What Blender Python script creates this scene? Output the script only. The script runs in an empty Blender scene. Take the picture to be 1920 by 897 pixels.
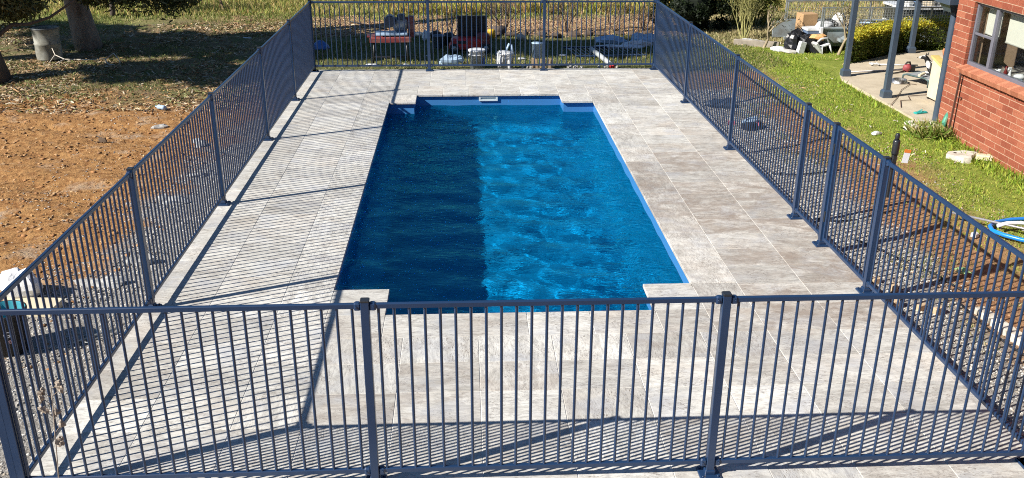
import bpy, bmesh, math, random
import numpy as np
from mathutils import Matrix, Vector, Euler
random.seed(7); rng = np.random.default_rng(7)
scene = bpy.context.scene
COL = scene.collection
PI = math.pi

# ------------------------------------------------------------------ camera
cam_data = bpy.data.cameras.new('camera'); cam = bpy.data.objects.new('camera', cam_data); COL.objects.link(cam)
def _cam_matrix():
    pitch, roll, yaw = 0.388514165, 0.00499425273, -0.0520494256
    cy, sy, cp, sp, cr, sr = math.cos(yaw), math.sin(yaw), math.cos(pitch), math.sin(pitch), math.cos(roll), math.sin(roll)
    Rz = Matrix(((cy, sy, 0), (-sy, cy, 0), (0, 0, 1)))
    f = Matrix(((1, 0, 0), (0, 0, -1), (0, 1, 0))) @ Rz
    Rx = Matrix(((1, 0, 0), (0, cp, -sp), (0, sp, cp)))
    Rr = Matrix(((cr, -sr, 0), (sr, cr, 0), (0, 0, 1)))
    W = (Rr @ Rx @ f).transposed()
    m = Matrix([[W[i][0], -W[i][1], -W[i][2]] for i in range(3)]).to_4x4()
    m.translation = (2.75380921, -2.99139978, 3.63137498)
    return m
cam.matrix_world = _cam_matrix()
cam_data.sensor_width = 36; cam_data.lens = 1747.03249 / 1920 * 36
cam_data.clip_start = 0.05; cam_data.clip_end = 3000
scene.camera = cam

# ------------------------------------------------------------------ world, sun, exposure
SUN_DIR = Vector((1.62, 0.66, -1.27)).normalized()      # the way the light travels
elev = math.asin(-SUN_DIR.z); az = math.atan2(-SUN_DIR.x, -SUN_DIR.y)   # bearing of the sun, clockwise from +Y
world = bpy.data.worlds.new('World'); scene.world = world; world.use_nodes = True
wn = world.node_tree; wn.nodes.clear()
sky = wn.nodes.new('ShaderNodeTexSky'); sky.sky_type = 'NISHITA'; sky.sun_disc = False
sky.sun_elevation = elev; sky.sun_rotation = az; sky.altitude = 200; sky.air_density = 1.2; sky.dust_density = 0.0; sky.ozone_density = 7.0
bg = wn.nodes.new('ShaderNodeBackground'); bg.inputs[1].default_value = 0.05
wo = wn.nodes.new('ShaderNodeOutputWorld')
wn.links.new(sky.outputs[0], bg.inputs[0]); wn.links.new(bg.outputs[0], wo.inputs[0])
sun_data = bpy.data.lights.new('sun', 'SUN'); sun_data.energy = 5.0; sun_data.angle = math.radians(0.5); sun_data.color = (1.0, 0.95, 0.87)
sun = bpy.data.objects.new('sun', sun_data); COL.objects.link(sun)
sun.rotation_euler = SUN_DIR.to_track_quat('-Z', 'Y').to_euler()
sun.location = (-10, -5, 12)
try: sun_data.cycles.is_caustics_light = True
except Exception: pass
scene.view_settings.view_transform = 'Standard'; scene.view_settings.look = 'None'
scene.view_settings.exposure = 0.84; scene.view_settings.gamma = 1.0
cy_ = scene.cycles
cy_.use_denoising = False; cy_.filter_width = 1.05
cy_.max_bounces = 10; cy_.transparent_max_bounces = 24; cy_.transmission_bounces = 8
cy_.caustics_reflective = False; cy_.caustics_refractive = True
cy_.sample_clamp_indirect = 4

# ------------------------------------------------------------------ mesh helpers
class MB:
    """collects shapes into one mesh"""
    def __init__(s): s.v = []; s.f = []; s.m = []; s.sm = []
    def add(s, vs, fs, mi=0, smooth=False, M=None):
        b = len(s.v)
        if M is not None: vs = [tuple(M @ Vector(p)) for p in vs]
        s.v += [tuple(p) for p in vs]; s.f += [tuple(i + b for i in f) for f in fs]
        s.m += [mi] * len(fs); s.sm += [smooth] * len(fs); return s
    def box(s, c, d, M=None, mi=0, top=(1, 1), R=None):
        x, y, z = (q / 2 for q in d); tx, ty = top
        vs = [(-x, -y, -z), (x, -y, -z), (x, y, -z), (-x, y, -z), (-x * tx, -y * ty, z), (x * tx, -y * ty, z), (x * tx, y * ty, z), (-x * tx, y * ty, z)]
        if R is not None: vs = [tuple(R @ Vector(p)) for p in vs]
        vs = [(p[0] + c[0], p[1] + c[1], p[2] + c[2]) for p in vs]
        return s.add(vs, [(3, 2, 1, 0), (4, 5, 6, 7), (0, 1, 5, 4), (1, 2, 6, 5), (2, 3, 7, 6), (3, 0, 4, 7)], mi, False, M)
    def cbox(s, c, d, b=0.01, M=None, mi=0, R=None):
        """box with chamfered top edges and corners"""
        x, y, z = (q / 2 for q in d)
        def ring(ix, zz): return [(-x + ix, -y, zz), (x - ix, -y, zz), (x, -y + ix, zz), (x, y - ix, zz), (x - ix, y, zz), (-x + ix, y, zz), (-x, y - ix, zz), (-x, -y + ix, zz)]
        r0 = ring(b, -z); r1 = ring(b, z - b)
        r2 = [(p[0] * (x - b) / x, p[1] * (y - b) / y, z) for p in r1]
        vs = r0 + r1 + r2
        if R is not None: vs = [tuple(R @ Vector(p)) for p in vs]
        vs = [(p[0] + c[0], p[1] + c[1], p[2] + c[2]) for p in vs]
        fs = [tuple(range(7, -1, -1)), tuple(range(16, 24))]
        for k in range(2):
            for i in range(8): fs.append((k * 8 + i, k * 8 + (i + 1) % 8, k * 8 + 8 + (i + 1) % 8, k * 8 + 8 + i))
        return s.add(vs, fs, mi, False, M)
    def tube(s, pts, r, n=8, mi=0, cap=True, smooth=True, M=None):
        pts = [Vector(p) for p in pts]; rs = r if isinstance(r, (list, tuple)) else [r] * len(pts)
        vs = []; up = None
        for i, p in enumerate(pts):
            t = (pts[min(i + 1, len(pts) - 1)] - pts[max(i - 1, 0)])
            if t.length < 1e-9: t = Vector((0, 0, 1))
            t.normalize()
            if up is None: up = Vector((0, 0, 1)) if abs(t.z) < .9 else Vector((1, 0, 0))
            a = t.cross(up); 
            if a.length < 1e-6: a = t.orthogonal()
            a.normalize(); b = a.cross(t).normalized(); up = b
            for k in range(n):
                q = 2 * PI * k / n; vs.append(tuple(p + (a * math.cos(q) + b * math.sin(q)) * rs[i]))
        fs = []
        for i in range(len(pts) - 1):
            for k in range(n):
                k2 = (k + 1) % n; fs.append((i * n + k, i * n + k2, (i + 1) * n + k2, (i + 1) * n + k))
        s.add(vs, fs, mi, smooth, M)
        if cap:
            b = len(s.v) - len(vs)
            s.f += [tuple(b + k for k in range(n - 1, -1, -1)), tuple(b + (len(pts) - 1) * n + k for k in range(n))]
            s.m += [mi] * 2; s.sm += [False] * 2
        return s
    def lathe(s, prof, n=20, c=(0, 0, 0), mi=0, M=None, smooth=True, ell=1.0):
        vs = []; fs = []
        for r, z in prof:
            for k in range(n): vs.append((c[0] + r * math.cos(2 * PI * k / n), c[1] + r * ell * math.sin(2 * PI * k / n), c[2] + z))
        for i in range(len(prof) - 1):
            for k in range(n): fs.append((i * n + k, i * n + (k + 1) % n, (i + 1) * n + (k + 1) % n, (i + 1) * n + k))
        return s.add(vs, fs, mi, smooth, M)
    def blob(s, c, d, seed=0, rough=.25, n=8, m=6, mi=0, smooth=False, flat=None, M=None):
        """lumpy closed stone or bag"""
        r = random.Random(seed); ph = [r.uniform(0, 6.3) for _ in range(9)]; vs = []
        for i in range(m + 1):
            th = PI * i / m
            for k in range(n):
                q = 2 * PI * k / n
                w = 1 + rough * (.5 * math.sin(2 * q + ph[0] + th) + .35 * math.sin(3 * th + ph[1]) * math.cos(q + ph[2]) + .3 * math.sin(4 * q + ph[3]) * math.sin(2 * th + ph[4]))
                w *= 1 + rough * .4 * (r.random() - .5)
                if i in (0, m): w = 1
                x, y, z = math.sin(th) * math.cos(q) * w, math.sin(th) * math.sin(q) * w, math.cos(th) * (w if i not in (0, m) else 1)
                if flat is not None: z = max(z, flat)
                vs.append((c[0] + x * d[0] / 2, c[1] + y * d[1] / 2, c[2] + z * d[2] / 2))
        fs = []
        for i in range(m):
            for k in range(n):
                if i == 0: fs.append((k, (i + 1) * n + k, (i + 1) * n + (k + 1) % n))
                elif i == m - 1: fs.append((i * n + k, (i + 1) * n + k, i * n + (k + 1) % n))
                else: fs.append((i * n + k, (i + 1) * n + k, (i + 1) * n + (k + 1) % n, i * n + (k + 1) % n))
        return s.add(vs, fs, mi, smooth, M)
    def prism(s, poly, z0, z1, mi=0, M=None):
        n = len(poly); vs = [(x, y, z0) for x, y in poly] + [(x, y, z1) for x, y in poly]
        fs = [tuple(range(n - 1, -1, -1)), tuple(range(n, 2 * n))] + [(i, (i + 1) % n, n + (i + 1) % n, n + i) for i in range(n)]
        return s.add(vs, fs, mi, False, M)
    def mesh(s, name, mats):
        me = bpy.data.meshes.new(name); me.from_pydata(s.v, [], s.f)
        for m in (mats if isinstance(mats, (list, tuple)) else [mats]): me.materials.append(m)
        me.polygons.foreach_set('material_index', s.m); me.polygons.foreach_set('use_smooth', s.sm); me.update()
        return me
def obj(name, mb, mats=None, parent=None, loc=(0, 0, 0), rot=(0, 0, 0), scale=(1, 1, 1)):
    me = mb.mesh(name, mats) if isinstance(mb, MB) else mb
    o = bpy.data.objects.new(name, me); COL.objects.link(o)
    o.location = loc; o.rotation_euler = rot; o.scale = scale
    if parent is not None: o.parent = parent
    return o
def tag(o, label=None, cat=None, group=None, kind=None):
    if label: o['label'] = label
    if cat: o['category'] = cat
    if group: o['group'] = group
    if kind: o['kind'] = kind
    return o
def thing(name, label, cat, loc=(0, 0, 0), rotz=0.0, group=None, rot=None):
    o = bpy.data.objects.new(name, None); COL.objects.link(o); o.empty_display_size = .1
    o.location = loc; o.rotation_euler = rot if rot else (0, 0, rotz)
    return tag(o, label, cat, group)
KIDS = {}
def copy_tree(o, parent=None):
    c = o.copy(); COL.objects.link(c)
    if parent is not None: c.parent = parent
    for ch in list(o.children): copy_tree(ch, c)
    return c
def nmesh(name, V, F, mats, smooth=False):
    """numpy mesh: V (n,3), F (m,3|4)"""
    me = bpy.data.meshes.new(name); V = np.asarray(V, np.float32); F = np.asarray(F, np.int32); k = F.shape[1]
    me.vertices.add(len(V)); me.vertices.foreach_set('co', V.ravel())
    me.loops.add(F.size); me.loops.foreach_set('vertex_index', F.ravel())
    me.polygons.add(len(F)); me.polygons.foreach_set('loop_start', np.arange(0, F.size, k, dtype=np.int32))
    if smooth: me.polygons.foreach_set('use_smooth', np.ones(len(F), bool))
    me.update(calc_edges=True)
    for m in (mats if isinstance(mats, (list, tuple)) else [mats]): me.materials.append(m)
    return me
def attr(me, name, vals):
    a = me.attributes.new(name, 'FLOAT', 'POINT'); a.data.foreach_set('value', np.asarray(vals, np.float32))
def cattr(me, name, rgb, domain='POINT'):
    a = me.attributes.new(name, 'FLOAT_COLOR', domain); n = len(rgb)
    a.data.foreach_set('color', np.hstack([np.asarray(rgb, np.float32), np.ones((n, 1), np.float32)]).ravel())
# value noise
_perm = rng.random((256, 256)).astype(np.float32)
def vnoise(x, y):
    xi = np.floor(x).astype(int); yi = np.floor(y).astype(int); fx = x - xi; fy = y - yi
    fx = fx * fx * (3 - 2 * fx); fy = fy * fy * (3 - 2 * fy)
    g = lambda a, b: _perm[a & 255, b & 255]
    return (g(xi, yi) * (1 - fx) + g(xi + 1, yi) * fx) * (1 - fy) + (g(xi, yi + 1) * (1 - fx) + g(xi + 1, yi + 1) * fx) * fy
def fbm(x, y, o=4):
    s = 0; a = .5; t = 0
    for i in range(o):
        s = s + a * vnoise(x * 2 ** i + 17.3 * i, y * 2 ** i + 9.1 * i); t += a; a *= .5
    return s / t
def sstep(a, b, x):
    t = np.clip((x - a) / (b - a), 0, 1); return t * t * (3 - 2 * t)

# ------------------------------------------------------------------ material helpers
def newmat(name):
    m = bpy.data.materials.new(name); m.use_nodes = True; nt = m.node_tree; nt.nodes.clear()
    out = nt.nodes.new('ShaderNodeOutputMaterial'); b = nt.nodes.new('ShaderNodeBsdfPrincipled'); nt.links.new(b.outputs[0], out.inputs[0])
    return m, nt, b, out
def N(nt, t, **kw):
    n = nt.nodes.new('ShaderNode' + t)
    for k, v in kw.items():
        if k.startswith('i_'):
            key = k[2:]; key = int(key) if key.isdigit() else key.replace('_', ' ')
            n.inputs[key].default_value = v
        else: setattr(n, k, v)
    return n
def L(nt, a, b): nt.links.new(a, b)
def ramp(nt, fac, stops, interp='LINEAR'):
    r = nt.nodes.new('ShaderNodeValToRGB'); r.color_ramp.interpolation = interp
    while len(r.color_ramp.elements) < len(stops): r.color_ramp.elements.new(.5)
    for e, (p, c) in zip(r.color_ramp.elements, stops):
        e.position = p; e.color = (c if len(c) == 4 else (*c, 1)) if not isinstance(c, (int, float)) else (c, c, c, 1)
    if fac is not None: L(nt, fac, r.inputs[0])
    return r
def mix(nt, fac, a, b, mode='MIX'):
    m = nt.nodes.new('ShaderNodeMix'); m.data_type = 'RGBA'; m.blend_type = mode
    for sk, v in ((m.inputs[0], fac), (m.inputs[6], a), (m.inputs[7], b)):
        if isinstance(v, (int, float)): sk.default_value = v
        elif isinstance(v, tuple): sk.default_value = (*v, 1) if len(v) == 3 else v
        else: L(nt, v, sk)
    return m.outputs[2]
def math_(nt, op, a, b=None, clamp=False):
    m = nt.nodes.new('ShaderNodeMath'); m.operation = op; m.use_clamp = clamp
    for sk, v in ((m.inputs[0], a), (m.inputs[1], b)):
        if v is None: continue
        if isinstance(v, (int, float)): sk.default_value = v
        else: L(nt, v, sk)
    return m.outputs[0]
def wcoord(nt, scale=(1, 1, 1), rand=0.0):
    """world position, optionally shifted per object"""
    g = nt.nodes.new('ShaderNodeNewGeometry'); o = g.outputs['Position']
    if rand:
        oi = nt.nodes.new('ShaderNodeObjectInfo'); v = nt.nodes.new('ShaderNodeVectorMath'); v.operation = 'SCALE'
        cmb = nt.nodes.new('ShaderNodeCombineXYZ'); L(nt, oi.outputs['Random'], cmb.inputs[0]); 
        L(nt, math_(nt, 'MULTIPLY', oi.outputs['Random'], 7.31), cmb.inputs[1]); L(nt, math_(nt, 'MULTIPLY', oi.outputs['Random'], 3.7), cmb.inputs[2])
        L(nt, cmb.outputs[0], v.inputs[0]); v.inputs[3].default_value = rand
        a = nt.nodes.new('ShaderNodeVectorMath'); a.operation = 'ADD'; L(nt, o, a.inputs[0]); L(nt, v.outputs[0], a.inputs[1]); o = a.outputs[0]
    mp = nt.nodes.new('ShaderNodeMapping'); mp.inputs['Scale'].default_value = scale; L(nt, o, mp.inputs[0])
    return mp.outputs[0]
def noise(nt, vec, scale, detail=4, rough=.55, dist=0.0):
    n = N(nt, 'TexNoise'); n.inputs['Scale'].default_value = scale; n.inputs['Detail'].default_value = detail
    n.inputs['Roughness'].default_value = rough; n.inputs['Distortion'].default_value = dist; L(nt, vec, n.inputs['Vector']); return n.outputs['Fac']
def bump(nt, b, h, strength=.3, dist=.01):
    bm = N(nt, 'Bump'); bm.inputs['Strength'].default_value = strength; bm.inputs['Distance'].default_value = dist
    L(nt, h, bm.inputs['Height']); L(nt, bm.outputs[0], b.inputs['Normal'])
def mat(name, col, rough=.6, metal=0.0, var=.25, scale=8.0, bmp=.15, spec=.5, coat=0.0, dirt=None, sc3=(1, 1, 1), rand=0.0):
    """plain procedural material: base colour broken up by noise, faint relief, optional dirt tint"""
    m, nt, b, o = newmat(name); w = wcoord(nt, sc3, rand)
    n1 = noise(nt, w, scale, 5, .6); n2 = noise(nt, w, scale * 6, 3)
    lo = tuple(c * (1 - var) for c in col); hi = tuple(min(1, c * (1 + var)) for c in col)
    c = ramp(nt, n1, [(.25, lo), (.75, hi)]).outputs[0]
    if dirt: c = mix(nt, ramp(nt, noise(nt, w, scale * .7, 6, .7), [(.45, 0.0), (.7, 1.0)]).outputs[0], c, dirt)
    L(nt, c, b.inputs['Base Color']); b.inputs['Metallic'].default_value = metal
    L(nt, ramp(nt, n2, [(.3, max(0, rough - .08)), (.7, min(1, rough + .08))]).outputs[0], b.inputs['Roughness'])
    b.inputs['Specular IOR Level'].default_value = spec; b.inputs['Coat Weight'].default_value = coat
    if bmp: bump(nt, b, n2, bmp, .004)
    return m

# travertine
def travertine():
    m, nt, b, o = newmat('travertine')
    at = N(nt, 'Attribute', attribute_type='OBJECT', attribute_name='veins')   # 0: veins run across, 1: along
    w1 = wcoord(nt, (1, 3.2, 1), 9.0); w2 = wcoord(nt, (3.2, 1, 1), 9.0)
    mv = N(nt, 'Mix', data_type='VECTOR'); L(nt, at.outputs['Fac'], mv.inputs[0]); L(nt, w1, mv.inputs[4]); L(nt, w2, mv.inputs[5]); w = mv.outputs[1]
    iso = wcoord(nt, (1, 1, 1), 9.0)
    oi = N(nt, 'ObjectInfo')
    big = noise(nt, w, 2.6, 7, .66, 1.1); fine = noise(nt, w, 15, 8, .75, .6); patch = noise(nt, iso, 1.7, 4, .6, .4)
    base = ramp(nt, big, [(.28, (.33, .315, .280)), (.40, (.485, .470, .425)), (.52, (.605, .590, .54)), (.75, (.72, .705, .65))]).outputs[0]
    base = mix(nt, ramp(nt, fine, [(.36, .75), (.52, 0.0)]).outputs[0], base, (.29, .275, .26))
    # warm and cold clouds
    base = mix(nt, ramp(nt, patch, [(.5, 0.0), (.72, .35)]).outputs[0], base, (.52, .44, .35))
    base = mix(nt, ramp(nt, noise(nt, iso, 2.9, 5, .6), [(.5, 0.0), (.68, .6)]).outputs[0], base, (.42, .43, .45))
    # each tile its own tone
    tone = N(nt, 'Attribute', attribute_type='OBJECT', attribute_name='tone')
    tm = math_(nt, 'MULTIPLY', tone.outputs['Fac'], ramp(nt, noise(nt, iso, 3.1, 6, .7, .8), [(.36, .25), (.62, 1.0)]).outputs[0])
    base = mix(nt, tm, base, mix(nt, .72, base, (.47, .395, .345), 'MULTIPLY'))
    hsv = N(nt, 'HueSaturation'); L(nt, base, hsv.inputs['Color']); hsv.inputs['Saturation'].default_value = 1.0
    L(nt, math_(nt, 'ADD', math_(nt, 'MULTIPLY', oi.outputs['Random'], .26), .86), hsv.inputs['Value'])
    base = hsv.outputs[0]
    bl = ramp(nt, noise(nt, wcoord(nt, (1, 1.9, 1), 2.0), 2.3, 7, .72, .9), [(.47, 0.0), (.60, .85)]).outputs[0]
    base = mix(nt, math_(nt, 'MULTIPLY', bl, math_(nt, 'ADD', math_(nt, 'MULTIPLY', tone.outputs['Fac'], .85), .06), True), base, (.255, .205, .165))
    # pits and dark stains
    pit = noise(nt, w, 34, 6, .7); pm = ramp(nt, pit, [(.37, 1.0), (.43, 0.0)]).outputs[0]
    pz = ramp(nt, noise(nt, iso, 4.2, 4, .6), [(.44, 0.0), (.6, 1.0)]).outputs[0]
    pf = math_(nt, 'MULTIPLY', pm, pz)
    base = mix(nt, pf, base, (.20, .165, .13))
    vein = ramp(nt, noise(nt, w, 5.5, 8, .72, 2.2), [(.455, 0.0), (.49, .75), (.525, 0.0)]).outputs[0]
    base = mix(nt, math_(nt, 'MULTIPLY', vein, pz), base, (.30, .275, .25))
    wsp = ramp(nt, noise(nt, w, 28, 5, .7), [(.66, 0.0), (.72, .7)]).outputs[0]
    base = mix(nt, wsp, base, (.78, .76, .72))
    L(nt, base, b.inputs['Base Color']); b.inputs['Roughness'].default_value = .62; b.inputs['Specular IOR Level'].default_value = .3
    h = math_(nt, 'SUBTRACT', fine, math_(nt, 'MULTIPLY', pf, .8)); bump(nt, b, h, .5, .006)
    return m
M_TRAV = travertine()
M_GROUT = mat('pale grout', (.70, .68, .63), .9, var=.12, scale=20)
M_CONC = mat('concrete slab edge', (.38, .36, .33), .9, var=.2, scale=9, bmp=.4, dirt=(.25, .2, .15))
def paint():
    m, nt, b, o = newmat('slate blue powder coat')
    w = wcoord(nt, (1, 1, 1), 2.0)
    c = ramp(nt, noise(nt, w, 3, 4), [(.3, (.009, .028, .074)), (.7, (.012, .035, .090))]).outputs[0]
    dust = ramp(nt, noise(nt, w, 26, 5, .7), [(.66, 0.0), (.8, .3)]).outputs[0]
    c = mix(nt, dust, c, (.22, .21, .20))
    L(nt, c, b.inputs['Base Color']); b.inputs['Roughness'].default_value = .34; b.inputs['Specular IOR Level'].default_value = .55
    b.inputs['Coat Weight'].default_value = .15; b.inputs['Coat Roughness'].default_value = .2
    bump(nt, b, noise(nt, w, 300, 2), .06, .001)
    return m
M_FENCE = paint()
M_CAP = mat('black plastic cap', (.018, .02, .024), .35, var=.1)

# ------------------------------------------------------------------ the deck, tile by tile
POOL = [(1.55, 4.71), (2.04, 4.71), (2.04, 4.20), (4.37, 4.20), (4.37, 4.73), (4.82, 4.73), (4.80, 11.70), (4.31, 11.70), (4.31, 12.20), (1.97, 12.20), (1.97, 11.70), (1.53, 11.70)]
def in_pool(x, y):
    c = False; n = len(POOL)
    for i in range(n):
        (x1, y1), (x2, y2) = POOL[i], POOL[(i + 1) % n]
        if (y1 > y) != (y2 > y) and x < (x2 - x1) * (y - y1) / (y2 - y1) + x1: c = not c
    return c
DX0, DX1, DY0, DY1 = -.09, 6.50, 1.44, 14.22
def deck():
    # slab ring: cells of a grid that misses the pool, top 12 mm below the tiles
    xs = [DX0 + .01, 1.49, 1.92, 1.99, 4.36, 4.42, 4.87, DX1 - .01]; ys = [DY0 + .01, 4.15, 4.66, 11.75, 12.25, DY1 - .01]
    mb = MB(); keep = {}
    for i in range(len(xs) - 1):
        for j in range(len(ys) - 1):
            cx, cyy = (xs[i] + xs[i + 1]) / 2, (ys[j] + ys[j + 1]) / 2
            hole = (1.49 < cx < 4.87 and 4.66 < cyy < 11.75) or (1.99 < cx < 4.42 and 4.15 < cyy < 5) or (1.92 < cx < 4.36 and 11 < cyy < 12.25)
            if not hole: keep[i, j] = 1
    zt, zb = -.0035, -.22
    for (i, j) in keep:
        x0, x1, y0, y1 = xs[i], xs[i + 1], ys[j], ys[j + 1]
        mb.add([(x0, y0, zt), (x1, y0, zt), (x1, y1, zt), (x0, y1, zt)], [(0, 1, 2, 3)], 0)
        for (di, dj, a, b_) in ((-1, 0, (x0, y1), (x0, y0)), (1, 0, (x1, y0), (x1, y1)), (0, -1, (x0, y0), (x1, y0)), (0, 1, (x1, y1), (x0, y1))):
            if (i + di, j + dj) not in keep:
                mb.add([(*a, zb), (*b_, zb), (*b_, zt), (*a, zt)], [(0, 1, 2, 3)], 1)
    d = obj('deck', mb, [M_GROUT, M_CONC]); tag(d, kind='structure')
    J = .0045
    tiles = []
    def tile(x0, x1, y0, y1, veins=0): tiles.append((x0, x1, y0, y1, veins))
    def rows(x0, x1, ys, veins=0):
        for a, b_ in zip(ys[:-1], ys[1:]): tile(x0, x1, a, b_, veins)
    step = .415
    front = [DY0, 1.665, 2.08, 2.51, 2.93, 3.36, 3.78]
    # left field, two columns
    yl = list(front) + [4.20, 4.70] + [4.70 + step * k for k in range(1, 17)]   # up to 11.34
    yl2 = front + [4.20 + .415 * k for k in range(0, 19)] + [11.67 + .425]      # 4.2 ... 11.67
    yfar = [12.105, 12.52, 12.86, 13.26, 13.69, DY1]
    ycol = front + [4.20 + .4144 * k for k in range(0, 20)]                     # 4.20 ... 12.07
    for x0, x1 in ((DX0, .50), (.50, 1.115)): rows(x0, x1, ycol + [12.47, 12.86, 13.26, 13.69, DY1])
    # coping beside the pool, long way along it
    yc = [4.20] + [4.71 + .6213 * k for k in range(0, 12)] + [12.20, 12.86]
    yc[-4 + 1:] = yc[-4 + 1:]
    yc = sorted(set([4.20, 4.71] + [round(4.71 + .6213 * k, 3) for k in range(1, 11)] + [11.545, 12.20, 12.86]))
    for a, b_ in zip(yc[:-1], yc[1:]):
        if b_ - a < .1: continue
        tile(1.115, 1.545, a, b_, 1)
    ycr = [4.20] + [4.73 + .6205 * k for k in range(0, 13)]
    ycr = [v for v in ycr if v < 12.3] + [12.86]
    for a, b_ in zip(ycr[:-1], ycr[1:]): tile(4.815, 5.24, a, b_, 1)
    # notch corners
    tile(1.545, 2.045, 4.20, 4.715, 0); tile(4.365, 4.815, 4.20, 4.735, 0)
    tile(1.545, 1.965, 11.695, 12.20, 1); tile(4.315, 4.815, 11.695, 12.20, 1)
    # far coping
    xf = [1.545, 1.965, 2.39, 2.82, 3.25, 3.68, 4.00, 4.315, 4.815]
    for a, b_ in zip(xf[:-1], xf[1:]): tile(a, b_, 12.20, 12.86, 0)
    for x0, x1 in ((1.115, 1.545), (1.545, 2.15), (2.15, 2.77), (2.77, 3.39), (3.39, 3.99), (3.99, 4.59), (4.59, 5.24)):
        rows(x0, x1, [12.86, 13.26, 13.69, DY1])
    # right field
    ycr2 = front + [4.285] + [4.285 + .4145 * k for k in range(1, 22)]
    ycr2 = [v for v in ycr2 if v < 13.0] + [13.26, 13.69, DY1]
    for x0, x1 in ((5.24, 5.85), (5.85, DX1)): rows(x0, x1, ycr2)
    # near field
    xn = [1.115, 1.60, 2.22, 2.835, 3.435, 4.05, 4.67, 5.24]
    for x0, x1 in zip(xn[:-1], xn[1:]):
        for a, b_ in zip(front[:-1], front[1:]):
            tile(x0, x1, a, b_, 1 if (a > 3.3 and 2.2 < x0 < 5) or random.random() < .18 else 0)
    xk = [1.115, 1.545, 2.045, 2.65, 3.255, 3.80, 4.375, 4.815, 5.24]
    for x0, x1 in zip(xk[:-1], xk[1:]): tile(x0, x1, 3.78, 4.20, 0)
    for k, (x0, x1, y0, y1, vn) in enumerate(tiles):
        mb = MB(); w_, h_ = x1 - x0 - J, y1 - y0 - J
        mb.cbox((0, 0, -.015), (w_, h_, .030), .0022)
        jz = random.uniform(-.0006, .0006)
        t = obj('tile', mb, M_TRAV, d, ((x0 + x1) / 2, (y0 + y1) / 2, jz), (random.uniform(-.0012, .0012), random.uniform(-.0012, .0012), 0))
        cx, cyy = (x0 + x1) / 2, (y0 + y1) / 2
        warm = .0
        if cx > 4.8 and 3.9 < cyy < 9.2: warm = random.choice((.35, .6, .8, .95))
        elif cx > 4.8: warm = random.choice((0, .15, .35))
        elif cyy < 4.3: warm = random.choice((0, .05, .2, .4))
        else: warm = random.choice((0, 0, .15))
        t['tone'] = warm; t['veins'] = float(vn)
    return d
deck()

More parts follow.
